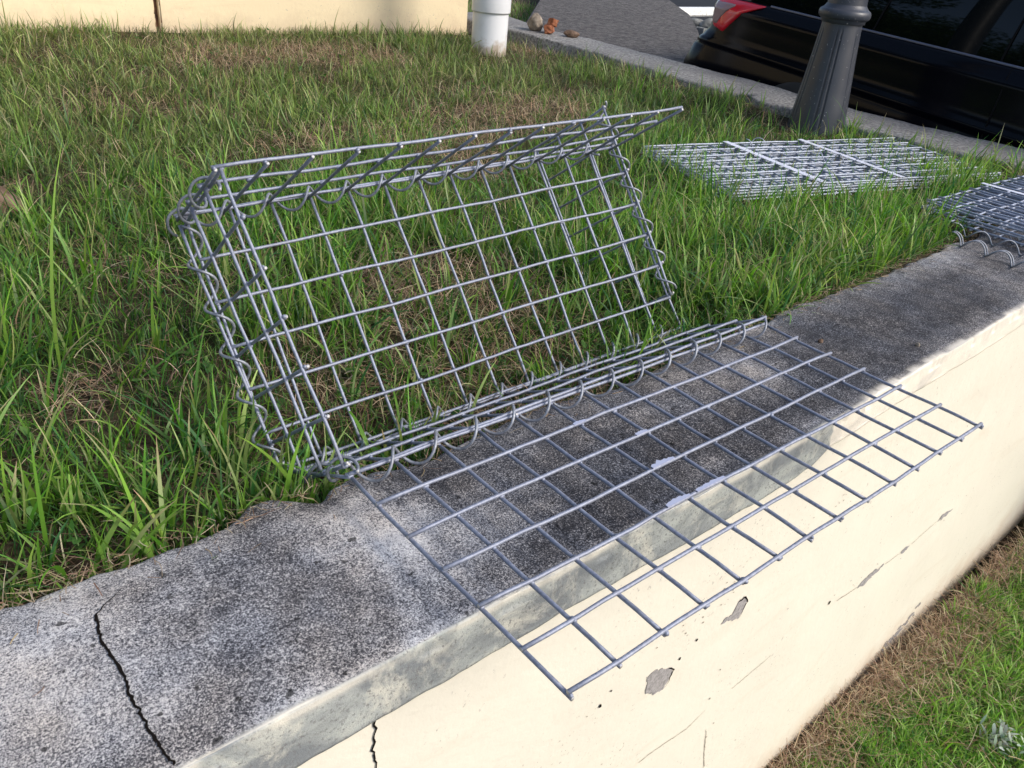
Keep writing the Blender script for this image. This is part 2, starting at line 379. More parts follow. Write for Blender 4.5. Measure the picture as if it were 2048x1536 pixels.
for ch in chips: plate(bm, jag(ch, 5, .22))
def blob(x, z, s, e=1.0):
    n = 9; return [(x + s * e * math.cos(6.283 * i / n) * (.6 + .8 * random.random()), z + s * math.sin(6.283 * i / n) * (.6 + .8 * random.random())) for i in range(n)]
for i in range(60):
    u = random.random(); x = lerp(1.80, 2.02, u); z = lerp(-1.265, -1.20, u) + random.gauss(0, .014)
    plate(bm, blob(x, z, random.uniform(.002, .008), 1.6), .0012, 0)
for (x, z, s) in [(.299, -.412, .004), (.552, -.42, .003), (1.155, -.68, .005), (.32, -.39, .002), (.511, -.441, .003), (.677, -.581, .002), (.671, -.664, .0025)]:
    plate(bm, blob(x, z, s), .0016, 1)
for i in range(90):
    plate(bm, blob(random.uniform(.1, 2.6), random.uniform(-1.2, -.2), random.choice((.0008, .0012, .002)), 1.2), .0012, random.choice((0, 2, 2)))
for (x, z) in [(1.30, -.70), (1.0, -.30), (.52, -.35), (.62, -.33)]:
    for k in range(14): plate(bm, blob(x + random.gauss(0, .05), z + random.gauss(0, .02), random.uniform(.0006, .0018), 1.5), .0013, 2)
ribbon(bm, [(-.128, -.128), (-.126, -.155), (-.129, -.182), (-.125, -.218), (-.128, -.30), (-.12, -.42), (-.13, -.6)], .0028)
ribbon(bm, [(.484, -.445), (.4985, -.462), (.495, -.48), (.484, -.5)], .003, .0018)  # dark strip paints the shade cast inside this chip's right edge
ribbon(bm, [(.672, -.392), (.69, -.391), (.7055, -.410), (.697, -.433), (.69, -.447)], .0035, .0018)  # painted edge shade of the second chip
ribbon(bm, [(.458, -.689), (.493, -.688), (.521, -.692), (.609, -.707), (.669, -.696)], .0016, .0012, 2)
ribbon(bm, [(.742, -.945), (.718, -.865), (.696, -.776)], .0022, .0012, 2)
ribbon(bm, [(.759, -.697), (.854, -.698), (.912, -.694)], .0014, .0012, 2)
ribbon(bm, [(1.2, -.70), (1.31, -.717)], .002, .0012, 2); ribbon(bm, [(1.46, -.718), (1.55, -.727)], .0016, .0012, 2); ribbon(bm, [(1.62, -.732), (1.78, -.729)], .0016, .0012, 2)
me = bpy.data.meshes.new('paint_damage_and_shade'); bm.to_mesh(me); bm.free()
for m_ in (M_CHIP, M_CRACK_SHADE, M_HAIR): me.materials.append(m_)
link('paint_damage_and_shade', me, wall)
# crack across the coping, running down its outer edge
def cap_z(x, y):
    return -.0385 + (float(fbm(np.array([x * 9.]), np.array([y * 9.]), 5, 3)[0]) - .5) * .006
cp = [(-.309, -.003, .0012), (-.331, -.018, .002), (-.347, -.031, .0036), (-.352, -.06, .0034), (-.354, -.077, .003), (-.352, -.104, .0034), (-.350, -.138, .003), (-.353, -.167, .0036), (-.351, -.195, .003), (-.352, -.22, .0032), (-.349, -.246, .003), (-.346, -.272, .003)]
bm = bmesh.new(); prev = None
for (a, b_) in zip(cp, cp[1:]):
    for k in range(7):
        f = k / 7; x = lerp(a[0], b_[0], f) + random.gauss(0, .0008); y = lerp(a[1], b_[1], f); w = lerp(a[2], b_[2], f) * random.uniform(.7, 1.3) / 2
        cur = [bm.verts.new((x + s * w, y, cap_z(x, y) + .0012)) for s in (-1, 1)]
        if prev: bm.faces.new((prev[0], prev[1], cur[1], cur[0]))
        prev = cur
me = bpy.data.meshes.new('crack'); bm.to_mesh(me); bm.free(); me.materials.append(M_CRACK_SHADE); link('crack', me, wall)

# ---------------------------------------------------------------- setting: ground sheets
def lawn_z(x, y):
    x = np.asarray(x, float); y = np.asarray(y, float)
    z = -.094 + .03 * (y - .225) + (fbm(x * 2.2, y * 2.2, 1, 3) - .5) * .035
    z = z + .045 * sstep(.5, 1.5, x) * sstep(.75, .1, y - yc(x)) - .015 * gauss(x, y, .1, .25, .35, .2) - .026 * sstep(-.15, .1, x) * sstep(1.15, .95, x) * sstep(.02, .1, y) * sstep(.55, .25, y)
    ki = kerb_in(y); z = z + .035 * sstep(ki - .30, ki - .02, x) * sstep(2.9, 2.3, y)
    return z
def kerb_in(y): return np.interp(y, [.0, .4, .7, 1.1, 1.6, 1.9, 2.3, 2.9, 3.2, 3.37, 3.7], [3.25, 3.24, 3.22, 3.20, 3.15, 3.11, 3.12, 3.12, 3.08, 3.05, 3.0])
def sheet(name, x0, x1, y0, y1, step, zf, m, kind='structure'):
    xs = np.arange(x0, x1 + step, step); ys = np.arange(y0, y1 + step, step)
    Xg, Yg = np.meshgrid(xs, ys, indexing='ij'); Z = zf(Xg, Yg); ny = len(ys)
    i, j = np.meshgrid(np.arange(len(xs) - 1), np.arange(ny - 1), indexing='ij'); a = (i * ny + j).ravel()
    o = mesh_np(name, np.stack([Xg, Yg, Z], -1).reshape(-1, 3), np.stack([a, a + ny, a + ny + 1, a + 1], 1), m)
    o['kind'] = kind; return o
sheet('lawn_soil', -3.0, 3.35, .0, 4.3, .03, lambda x, y: lawn_z(x, y) - .004 * sstep(0, .05, y), M_SOIL)
sheet('lower_ground', -6, 3.9, -7, -.25, .05, lambda x, y: -1.285 + (fbm(x * 2, y * 2, 4, 3) - .5) * .04 + 0 * x, M_SOIL)
sheet('verge', 3.15, 9.5, 3.3, 12.5, .08, lambda x, y: np.where((y - 4.33) > (x - 3.99) * 1.03 - .1, -.27 + (fbm(x * 2, y * 2, 4, 3) - .5) * .05, -.75), M_SOIL)
far = sheet('ground', -150, 150, -150, 150, 10, lambda x, y: -1.36 + 0 * x, M_SOIL)
road = sheet('road', 3.5, 60, -14, 50, 1.0, lambda x, y: -.60 + 0 * x, M_ROAD)
def prism(name, pts, z0, z1, m, parent=None, bev=0, zs=None):
    bm = bmesh.new(); n = len(pts)
    lo = [bm.verts.new((p[0], p[1], z0)) for p in pts]; hi = [bm.verts.new((p[0], p[1], z1 if zs is None else zs[i])) for i, p in enumerate(pts)]
    for i in range(n): bm.faces.new((lo[i], lo[(i + 1) % n], hi[(i + 1) % n], hi[i]))
    bm.faces.new(hi); bm.faces.new(lo[::-1])
    bmesh.ops.recalc_face_normals(bm, faces=bm.faces)
    if bev: bmesh.ops.bevel(bm, geom=[e for e in bm.edges], offset=bev, segments=2, affect='EDGES')
    me = bpy.data.meshes.new(name); bm.to_mesh(me); bm.free(); me.materials.append(m); return link(name, me, parent)
o = prism('driveway', [(3.55, 2.36), (3.79, 2.59), (4.26, 2.87), (4.84, 3.31), (5.49, 3.87), (6.5, 4.8), (7.57, 5.99), (8.4, 6.9), (9.5, 8.2), (8.0, 8.45), (5.41, 5.79), (3.99, 4.33), (3.46, 3.78), (3.44, 3.2)], -.62, -.02, M_ASPH, None, .012); o['kind'] = 'structure'

# kerb
ks = np.arange(-.6, 4.0, .02); kin = kerb_in(ks)
kout = np.interp(ks, [0, .5, .9, 1.3, 1.95, 2.3, 2.6, 3.0, 3.3, 3.6, 3.9], [3.66, 3.64, 3.62, 3.56, 3.57, 3.52, 3.50, 3.47, 3.37, 3.39, 3.44])
kz = -.010 + .035 * np.clip(ks - 1, 0, None)
rows = []
for f_, dz in ((0, -.35), (0, -.012), (.015, -.002), (.05, 0), (.35, .002), (.65, .001), (.95, 0), (.985, -.003), (1, -.014), (1, -.6)):
    xx = kin + (kout - kin) * f_ + (fbm(ks * 9, 0 * ks + f_ * 3, 2, 3) - .5) * (.05 if f_ < .05 or f_ > .9 else 0)
    rows.append(np.stack([xx, ks, kz + dz + (fbm(ks * 11, 0 * ks + f_ * 5, 6, 3) - .5) * .008], -1))
V = np.stack(rows, 1).reshape(-1, 3); nr = len(rows)
i, j = np.meshgrid(np.arange(len(ks) - 1), np.arange(nr - 1), indexing='ij'); a = (i * nr + j).ravel()
kerb = mesh_np('kerb', V, np.stack([a, a + nr, a + nr + 1, a + 1], 1), M_KERB, None, True)
kerb['kind'] = 'structure'

# building wall at the back
bw = empty('building_wall', (1.2, 3.9, -.05), 'cream painted building wall with a rusty vertical joint behind the lawn', 'wall')
def wpt(x): return 3.81 - .096 * (x - 1.09) - .01
def box8(bm, P, mi=0):
    vs = [bm.verts.new(p) for p in P]
    for f in ((0, 1, 2, 3), (7, 6, 5, 4), (0, 4, 5, 1), (1, 5, 6, 2), (2, 6, 7, 3), (3, 7, 4, 0)): bm.faces.new([vs[i] for i in f]).material_index = mi
def wall_seg(x0, x1, name):
    bm = bmesh.new(); th = .25
    box8(bm, [(x0, wpt(x0), -.4), (x1, wpt(x1), -.4), (x1, wpt(x1) + th, -.4), (x0, wpt(x0) + th, -.4), (x0, wpt(x0), 1.3), (x1, wpt(x1), 1.3), (x1, wpt(x1) + th, 1.3), (x0, wpt(x0) + th, 1.3)])
    bmesh.ops.recalc_face_normals(bm, faces=bm.faces)
    bmesh.ops.bevel(bm, geom=list(bm.edges), offset=.008, segments=2, affect='EDGES')
    me = bpy.data.meshes.new(name); bm.to_mesh(me); bm.free(); me.materials.append(M_CREAM2); link(name, me, bw)
wall_seg(-4, 1.079, 'wall_panel'); wall_seg(1.101, 2.915, 'wall_panel')
bm = bmesh.new(); box8(bm, [(1.074, 3.83, -.4), (1.106, 3.83, -.4), (1.106, 3.95, -.4), (1.074, 3.95, -.4), (1.074, 3.83, 1.28), (1.106, 3.83, 1.28), (1.106, 3.95, 1.28), (1.074, 3.95, 1.28)])
bmesh.ops.recalc_face_normals(bm, faces=bm.faces)
me = bpy.data.meshes.new('rusty_joint'); bm.to_mesh(me); bm.free(); me.materials.append(M_RUST); link('rusty_joint', me, bw)
bm = bmesh.new()
for s_ in range(26):
    z0 = -.02 + s_ * .02; w = random.uniform(.001, .007) * (1 if s_ < 16 else .5); side = random.choice((-1, 1))
    x = 1.079 if side < 0 else 1.101; y = wpt(x) - .0015
    P = [(x, y, z0), (x + side * w, y, z0 + .004), (x + side * w * .6, y, z0 + random.uniform(.015, .04)), (x, y, z0 + .045)]
    bm.faces.new([bm.verts.new(p) for p in (P if side > 0 else P[::-1])])
me = bpy.data.meshes.new('rust_stain'); bm.to_mesh(me); bm.free(); me.materials.append(M_RUST); link('rust_stain', me, bw)

# ---------------------------------------------------------------- tubes
def tube_arrays(P, r, n=8, caps=True):
    P = np.asarray(P, float); m = len(P)
    T = np.gradient(P, axis=0); T /= np.linalg.norm(T, axis=1)[:, None] + 1e-12
    ref = np.array([0, 0, 1.0]) if abs(T[0, 2]) < .9 else np.array([1.0, 0, 0])
    U = np.zeros_like(P); u = np.cross(T[0], ref); u /= np.linalg.norm(u); U[0] = u
    for i in range(1, m):
        u = U[i - 1] - T[i] * (U[i - 1] @ T[i]); U[i] = u / np.linalg.norm(u)
    W = np.cross(T, U); a = np.arange(n) * 2 * np.pi / n
    rr = np.broadcast_to(np.asarray(r, float), (m,))
    V = (P[:, None, :] + rr[:, None, None] * (np.cos(a)[None, :, None] * U[:, None, :] + np.sin(a)[None, :, None] * W[:, None, :])).reshape(-1, 3)
    i, j = np.meshgrid(np.arange(m - 1), np.arange(n), indexing='ij'); i = i.ravel(); j = j.ravel(); k = (j + 1) % n
    Fq = np.stack([i * n + j, i * n + k, (i + 1) * n + k, (i + 1) * n + j], 1); mi = np.zeros(len(Fq), int)
    if caps:
        c0 = len(V); V = np.vstack([V, P[0], P[-1]])
        jj = np.arange(0, n, 2); 
        f0 = np.stack([np.full(len(jj), c0), (jj + 2) % n, jj + 1, jj], 1)
        b0 = (m - 1) * n
        f1 = np.stack([np.full(len(jj), c0 + 1), b0 + jj, b0 + jj + 1, b0 + (jj + 2) % n], 1)
        Fq = np.vstack([Fq, f0, f1]); mi = np.concatenate([mi, np.ones(len(f0) + len(f1), int)])
    return V, Fq, mi
def join(parts):
    Vs, Fs, Ms = [], [], []; o = 0
    for V, F_, m_ in parts: Vs.append(V); Fs.append(F_ + o); Ms.append(m_); o += len(V)
    return np.vstack(Vs), np.vstack(Fs), np.concatenate(Ms)
def bent(a, b, r, amp=.0007, n=8, k=None, pinch=0):
    a = np.array(a, float); b = np.array(b, float); L = np.linalg.norm(b - a); k = k or max(3, int(L / .04))
    t_ = np.linspace(0, 1, k)[:, None]; P = a + (b - a) * t_
    nz = np.array([[random.gauss(0, amp) for _ in range(3)] for _ in range(k)]); nz[1:-1] = (nz[:-2] + nz[1:-1] + nz[2:]) / 2
    return tube_arrays(P + nz, r, n)
C = .075; WR = .0028
def panel(name, parent, o, u, v, nu, nv, side, mats=None, r=WR, ext=.05, lab=None, long_first=True, amp=.0010, ovu=None, n=8):
    """welded mesh: long wires along u lie on the `side` of the cross wires along v"""
    o, u, v = (np.array(a, float) for a in (o, u, v)); nn = np.cross(u, v); nn /= np.linalg.norm(nn)
    up = nn * side * r * .92
    parts = []
    for j in range(nv + 1): parts.append(bent(o + v * j - u * ext + up, o + v * j + u * (nu + ext) + up, r, amp, n))
    for i in range(nu + 1): parts.append(bent(o + u * i - v * ext - up, o + u * i + v * (nv + ext) - up, r, amp, n))
    if n >= 8:      # weld blobs where the wires cross
        uu = u / np.linalg.norm(u); vv = v / np.linalg.norm(v)
        for i in range(nu + 1):
            for j in range(nv + 1):
                p = o + u * i + v * j; q = random.uniform(.7, 1.3) * r; dd_ = uu if random.random() < .5 else vv
                Vt, Ft, mt_ = tube_arrays([p - dd_ * q * 1.5, p - dd_ * q * .9, p + dd_ * q * .9, p + dd_ * q * 1.5], [q * .5, q * 1.05, q * 1.05, q * .5], 8); parts.append((Vt, Ft, mt_ * 0))
    V, F_, mi = join(parts)
    ob = mesh_np(name, V, F_, mats or [M_WIRE, M_CUT], parent, True, midx=mi)
    if lab: ob['label'] = lab
    return ob
def helix(name, parent, a, d, ref, length, pitch=C, rad=.0185, r=.0025, phase=0.0, hand=1, ends=(0, 0), mats=None, stretch=None, n=8, sub=18):
    """spiral round the line a + s*d ; angle 0 points along ref"""
    a = np.array(a, float); d = np.array(d, float); d /= np.linalg.norm(d); ref = np.array(ref, float); ref -= d * (ref @ d); ref /= np.linalg.norm(ref)
    w = np.cross(d, ref); s = np.arange(ends[0], length + ends[1], pitch / sub); ang = hand * 2 * np.pi * s / pitch + phase
    rr = rad * (1 + .04 * np.sin(s * 37))
    P = a + s[:, None] * d + rr[:, None] * (np.cos(ang)[:, None] * ref + np.sin(ang)[:, None] * w)
    V, F_, mi = tube_arrays(P, r, n)
    return mesh_np(name, V, F_, mats or [M_COIL, M_CUT], parent, True, midx=mi)

# ---------------------------------------------------------------- the gabion basket
bk = empty('wire_gabion_basket', (.5, .2, -.1), 'open galvanised wire mesh basket with its front panel laid flat over the coping edge', 'wire basket')
POSE = {'front': ([0, 0, 0], [.075, 0, 0], [0, -.075, -.00054]),
        'back': ([-.0187, .4877, .2267], [.07496, -.00038, .00248], [.00169, -.04722, -.05824]),
        'top': ([-.0316, .4844, .2281], [.07497, -.001, .00174], [-.0018, -.06188, .04234]),
        'left': ([-.0295, .4755, .2127], [.00179, -.05812, .04737], [.0045, -.04722, -.0581]),
        'right': ([.9585, .5235, .3284], [-.00949, .05824, -.04629], [.00199, -.04645, -.05885]),
        'bottom': ([.0001, .2007, -.1096], [.07499, -.00004, .00106], [-.00055, -.06556, .03642])}
front = panel('mesh_panel', bk, *POSE['front'], 13, 6, -1, lab='wire mesh panel laid flat over the coping edge', r=.0029)
panel('mesh_panel', bk, *POSE['back'], 13, 6, -1, lab='large upright wire mesh panel leaning back over the grass')
panel('mesh_panel', bk, *POSE['top'], 13, 3, -1, lab='narrow wire mesh panel jutting forward along the top')
lo_, lu, lv = POSE['left']
panel('mesh_panel', bk, lo_, lv, lu, 6, 3, 1, lab='narrow wire mesh end panel on the left')
lo_, lu, lv = POSE['right']
panel('mesh_panel', bk, lo_, lv, lu, 6, 3, -1, lab='narrow wire mesh end panel folded behind the tall panel')
panel('mesh_panel', bk, *POSE['bottom'], 13, 3, -1, lab='narrow wire mesh panel lying along the grass edge')
def A(k): return [np.array(a) for a in POSE[k]]
fo, fu, fv = A('front'); bo, bu, bv = A('back'); to, tu, tv = A('top'); eo, eu, ev = A('left'); ro, ru, rv = A('right'); mo, mu, mv = A('bottom')
SP = .0168
up = np.array([0, 0, 1.])
# bottom front hinge: top of each turn at the cross wires, front half rising to the right
helix('spiral_binder', bk, fo + np.array([-.01, .004, -.003]), fu, (0, .25, 1), 13 * C + .02, rad=.019, phase=2 * math.pi * .13, hand=-1, ends=(.012, .0))
helix('spiral_binder', bk, (bo + bv * 6 + mo) / 2, bu, (0, .25, 1), 13 * C, rad=SP, phase=0, hand=-1, ends=(0, .02))
helix('spiral_binder', bk, (bo + to) / 2 + np.array([0, 0, -.004]), bu, (0, .3, 1), 13 * C, rad=SP, phase=.3, hand=-1, ends=(.0, -.03))
helix('spiral_binder', bk, (bo + eo) / 2, bv, (-1, -.3, 0), 6 * C, rad=SP, phase=.2, hand=-1, ends=(.01, .02))
helix('spiral_binder', bk, to + (eo - to) * .4 - tv * .35, tv, (-.3, 0, 1), 2.85 * C, rad=.0165, phase=2.6, hand=-1)
helix('spiral_binder', bk, eo + ev * 6 + eu * 1.6, eu, (-.3, 0, 1), 1.7 * C, rad=.0145, phase=1.0, hand=-1)
helix('spiral_binder', bk, (bo + bu * 13 + ro + rv) / 2 - bv * 1.2, bv, (1, -.3, 0), 6.1 * C, rad=SP, phase=.6, hand=-1)
def drip(i0, j0, i1, j1, w):
    a = fo + fu * i0 + fv * j0; b_ = fo + fu * i1 + fv * j1; bm = bmesh.new(); top = []; bot = []; n = 12
    for k in range(n + 1):
        f = k / n; p = a + (b_ - a) * f; ww = w * math.sin(math.pi * min(1, f + .06)) * random.uniform(.35, 1.0) * (1 if k % 3 else .5) + .0022
        for (arr, s) in ((top, ww), (bot, -.0024)):
            arr.append([bm.verts.new((p[0], p[1] + s, .0058)), bm.verts.new((p[0], p[1] + s, .0042))])
    for k in range(n):
        bm.faces.new((bot[k][0], bot[k + 1][0], top[k + 1][0], top[k][0])); bm.faces.new((top[k][1], top[k + 1][1], bot[k + 1][1], bot[k][1]))
        bm.faces.new((top[k][0], top[k + 1][0], top[k + 1][1], top[k][1])); bm.faces.new((bot[k][1], bot[k + 1][1], bot[k + 1][0], bot[k][0]))
    me = bpy.data.meshes.new('zinc_drip'); bm.to_mesh(me); bm.free(); me.materials.append(M_ZINC); link('zinc_drip', me, front)
drip(5.0, 3, 5.65, 3, .008); drip(4.3, 4, 4.95, 4, .007); drip(5.15, 4, 6.0, 4, .004); drip(4.75, 1, 5.1, 1, .003); drip(5.6, 2, 5.95, 2, .003)

# ---------------------------------------------------------------- folded mesh bundles
def bundle(origin, ang, nu, nv, layers, label, straps, dz=.0095, long_dir=0, r=.0030, mats=None, jit=.011, coils=(), straptop=.0075):
    root = empty('folded_mesh_bundle', origin, label, 'wire mesh bundle', 'bundles of folded wire mesh lying on the lawn')
    c, s = math.cos(ang), math.sin(ang); u = np.array([c, s, 0]) * C; v = np.array([s, -c, 0]) * C
    o = np.array(origin, float)
    for k in range(layers):
        off = u / C * random.uniform(-jit, jit) + v / C * random.uniform(-jit, jit) * .8 + np.array([0, 0, dz * k])
        if k == layers - 1: off = np.array([0, 0, dz * k])
        if long_dir == 0: panel('mesh_panel', root, o + off, u, v, nu, nv, -1 if np.cross(u, v)[2] < 0 else 1, r=r, mats=mats, n=6)
        else: panel('mesh_panel', root, o + off, v, u, nv, nu, -1 if np.cross(v, u)[2] < 0 else 1, r=r, mats=mats, n=6)
    H = dz * (layers - 1) + straptop
    for (axis, pos, w) in straps:
        bm = bmesh.new()
        a_, b_ = (u, v) if axis == 0 else (v, u)
        n2 = nv if axis == 0 else nu
        A0 = o + a_ * pos - b_ * .08; B0 = o + a_ * pos + b_ * (n2 + .08); aw = a_ / C * w / 2
        zz = np.array([0, 0, H + .003]); z2 = np.array([0, 0, H + .0015])
        box8(bm, [tuple(A0 - aw + z2), tuple(A0 + aw + z2), tuple(B0 + aw + z2), tuple(B0 - aw + z2), tuple(A0 - aw + zz), tuple(A0 + aw + zz), tuple(B0 + aw + zz), tuple(B0 - aw + zz)])
        bmesh.ops.recalc_face_normals(bm, faces=bm.faces)
        me = bpy.data.meshes.new('strap'); bm.to_mesh(me); bm.free(); me.materials.append(M_STRAP); link('strap', me, root)
    for (pos, d, L) in coils:
        helix('spiral_binder', root, o + u * pos[0] + v * pos[1] + np.array([0, 0, H + pos[2]]), d, (0, 0, 1), L, rad=.018, r=.0019, mats=[M_WIREB, M_CUT], n=6, sub=12)
    return root
MB_ = [M_WIREB, M_CUT]
bundle((1.925, 1.21, -.050), math.atan2(-.33, 1.25), 17, 7, 5, 'bright folded wire mesh bundle with two flat straps in the grass below the lamp post', [(0, 5.0, .026), (0, 10.0, .024)], mats=MB_, r=.0034, jit=.007,
       coils=[((6.4, -.15, -.01), (1, -.15, 0), .13), ((8.5, 3.0, .0), (.5, -1, 0), .15)])
bundle((2.215, .272, -.022), math.atan2(-.009, 1), 14, 5, 5, 'blue grey bundle of folded wire mesh resting half on the coping at the right edge', [(0, 5.2, .020)], dz=.0105, long_dir=1, r=.0031, jit=.012, mats=[M_WIREM, M_CUT])

# loose spirals on the coping
def coil(label, a, b, n_off=0, rad=.019, phase=0):
    a = np.array(a, float); b_ = np.array(b, float); d_ = b_ - a; L = np.linalg.norm(d_)
    ob = helix('spiral_binder', None, a, d_, (0, 0, 1), L, pitch=.082, rad=rad * .78, r=.0021, phase=phase, hand=-1, mats=[M_COIL, M_CUT])
    tag(ob, label, 'wire spiral', 'loose wire spirals on the coping')
    return ob
coil('loose wire spiral on the coping, nearest the camera beside its twin', (2.070, .115, -.0225), (2.000, -.20, -.0225))
coil('loose wire spiral on the coping, nested against the one nearest the camera', (2.080, .113, -.022), (2.010, -.20, -.022))
coil('single loose wire spiral on the coping between the paired spirals and the mesh bundle', (2.17, .155, -.0225), (2.150, -.20, -.0225), phase=.4)
coil('loose wire spiral half in the grass against the mesh bundle', (2.26, .22, -.0225), (2.235, -.20, -.0225), phase=1.0)

# ---------------------------------------------------------------- lathe things
def lathe(name, prof, center, mt, parent=None, n=48, flutes=0, fdepth=0, fz=(0, 0), cap=True):
    Vs = []
    for (r_, z_) in prof:
        for k in range(n):
            a = 2 * math.pi * k / n; rr = r_
            if flutes and fz[0] < z_ < fz[1]:
                ph = (a * flutes / (2 * math.pi)) % 1; g_ = max(0, 1 - abs(ph - .40) / .05, 1 - abs(ph - .60) / .05)
                e_ = min(1, (z_ - fz[0]) / .03, (fz[1] - z_) / .03); rr = r_ - fdepth * (g_ ** .6) * max(0, e_)
            Vs.append((rr * math.cos(a), rr * math.sin(a), z_))
    m_ = len(prof); F_ = [(i * n + j, i * n + (j + 1) % n, (i + 1) * n + (j + 1) % n, (i + 1) * n + j) for i in range(m_ - 1) for j in range(n)]
    V = np.array(Vs) + np.array(center)
    return mesh_np(name, V, F_, mt, parent, True)
lp = empty('lamp_post', (3.13, 1.27, -.08), 'dark grey fluted lamp post with a flared base standing by the kerb', 'lamp post')
prof = []
for z_ in np.linspace(-.12, .40, 60):
    f = (z_ + .12) / .52; prof.append((.134 - .050 * (1 - (1 - f) ** 1.12), z_))
lathe('fluted_base', prof, (3.148, 1.255, 0), M_LAMP, lp, 360, 6, .0045, (-.09, .385))
prof = [(.086, .40), (.093, .403), (.093, .412), (.097, .416)]
for a_ in np.linspace(-80, 80, 14): prof.append((.095 + .014 * math.cos(R(a_)), .437 + .020 * math.sin(R(a_))))
prof += [(.094, .459), (.088, .466), (.082, .475)]
lathe('collar', prof, (3.148, 1.255, 0), M_LAMP, lp, 64)
lathe('shaft', [(.082, .474), (.080, .50), (.074, .9), (.066, 1.6), (.055, 2.8), (.055, 2.81)], (3.148, 1.255, 0), M_LAMP, lp, 64)
bm = bmesh.new(); bmesh.ops.create_uvsphere(bm, u_segments=24, v_segments=16, radius=.17, matrix=Matrix.Translation((3.148, 1.255, 2.97)))
me = bpy.data.meshes.new('lamp_globe'); bm.to_mesh(me); bm.free(); me.materials.append(M_PIPE); link('lamp_globe', me, lp)

dp = empty('drain_pipe', (2.69, 3.12, 0), 'thick white plastic pipe with a socket joint standing against the end of the building wall', 'pipe')
lathe('pipe_body', [(.100, -.15), (.100, .235)], (0, 0, .0), M_PIPE, dp, 64).location = (0, 0, 0)
for ch in dp.children: ch.matrix_parent_inverse = Matrix.Identity(4); ch.location = (0, 0, 0)
so = lathe('pipe_socket', [(.1015, .205), (.1075, .205), (.109, .212), (.109, 1.5), (.100, 1.5)], (0, 0, 0), M_PIPE, dp, 64)
so.matrix_parent_inverse = Matrix.Identity(4); so.location = (0, 0, 0)

# ---------------------------------------------------------------- stones
def rock(name, loc, size, mt, label, cat, group=None, flat=1.0, seed=0, boxy=False, parent=None):
    r_ = random.Random(seed); bm = bmesh.new()
    if boxy:
        bmesh.ops.create_cube(bm, size=1.6); bmesh.ops.bevel(bm, geom=list(bm.edges), offset=.12, segments=2, affect='EDGES'); bmesh.ops.subdivide_edges(bm, edges=list(bm.edges), cuts=2, use_grid_fill=True)
    else: bmesh.ops.create_icosphere(bm, subdivisions=4, radius=1)
    rot = Matrix.Rotation(r_.uniform(0, 6.28), 3, 'Z') @ Matrix.Rotation(r_.uniform(-.3, .3), 3, 'X')
    co = np.array([v_.co[:] for v_ in bm.verts]); nz = fbm(co[:, 0] * 1.3 + seed, co[:, 1] * 1.3, co[:, 2] * 1.3 + 5, 4)
    for v_, q in zip(bm.verts, nz):
        v_.co = rot @ Vector((v_.co.x * size[0], v_.co.y * size[1], v_.co.z * size[2] * flat)) * (0.65 + .7 * float(q))
    for f in bm.faces: f.smooth = not boxy
    me = bpy.data.meshes.new(name); bm.to_mesh(me); bm.free(); me.materials.append(mt)
    o = link(name, me, parent); o.location = loc
    return tag(o, label, cat, group)
rock('stone', (3.215, 3.33, .116), (.050, .045, .048), M_STONE, 'round grey stone sitting on the kerb beside the white pipe', 'stone', seed=3)
rock('brick_fragment', (3.245, 3.235, .096), (.055, .032, .028), M_BRICK, 'broken orange brick piece lying on the kerb right of the round stone', 'brick', seed=5, boxy=True)
rock('brick_fragment', (3.262, 3.225, .134), (.030, .026, .024), M_BRICK, 'small orange brick chunk stacked on the broken brick', 'brick', seed=8, boxy=True)
rock('stone', (3.33, 3.12, .084), (.05, .03, .02), M_CLOD, 'flat brown stone at the far side of the kerb right of the brick pieces', 'stone', seed=9)
rock('stone', (-.160, 1.46, -.025), (.075, .065, .055), M_CLOD, 'reddish brown stone half buried in the grass at the left edge', 'stone', seed=12)
rock('pebble', (1.085, -.073, -.0345), (.006, .005, .0045), M_CLOD, 'small brown pebble on the coping beside the corner of the flat mesh panel', 'pebble', seed=2)
rock('pebble', (1.267, -.197, -.0345), (.005, .0045, .004), M_STONE, 'tiny pale pebble on the dark stained coping', 'pebble', seed=4)
for k in range(9):
    rock('rubble_stone', (random.uniform(9.3, 11.4), random.uniform(6.7, 9.3), -.53), (random.uniform(.14, .28), random.uniform(.1, .2), random.uniform(.08, .14)), M_RUBBLE, 'pale rubble stone on the far road between the driveway hump and the car', 'stone', 'rubble stones behind the car', seed=20 + k, boxy=k % 2 == 0)
o = prism('white_kerb', [(9.9, 9.02), (19, 9.4), (19, 9.6), (9.9, 9.22)], -.6, -.47, M_WHITE, None, .02)
tag(o, 'white painted kerb stones on the far side of the road behind the car', 'kerb')

# ---------------------------------------------------------------- the parked car
car = empty('parked_car', (4.6, .3, -.6), 'glossy black car with a red tail light parked along the kerb', 'car')
XS = 3.72
ys = np.array([2.47, 2.462, 2.44, 2.40, 2.33, 2.2, 2.0, 1.7, 1.4, 1.1, .8, .5, .2, -.2, -.6, -1.0, -1.3, -1.6, -1.8, -1.9, -1.93])
inset = np.array([.30, .16, .08, .035, .012, .004, 0, 0, 0, 0, 0, 0, 0, 0, 0, 0, .01, .04, .12, .25, .5])
def belt(y): return .335 + .062 * (y - 1.47)
PR = [(.10, -.42, 'b'), (.03, -.38, 'b'), (.005, -.30, 'b'), (.0, -.16, 'b'), (-.002, -.06, 'b'), (-.003, .035, 'b'), (.004, .050, 'b'), (-.010, .062, 'b'), (-.010, .082, 'b'), (.002, .095, 'b'), (.002, .14, 'b'), (.000, .20, 'b'), (.002, .25, 'b'), (-.002, .268, 'b'), (.010, .282, 'b'), (.016, .295, 'b'), (.030, .318, 'b'), (.045, .335, 'b')]
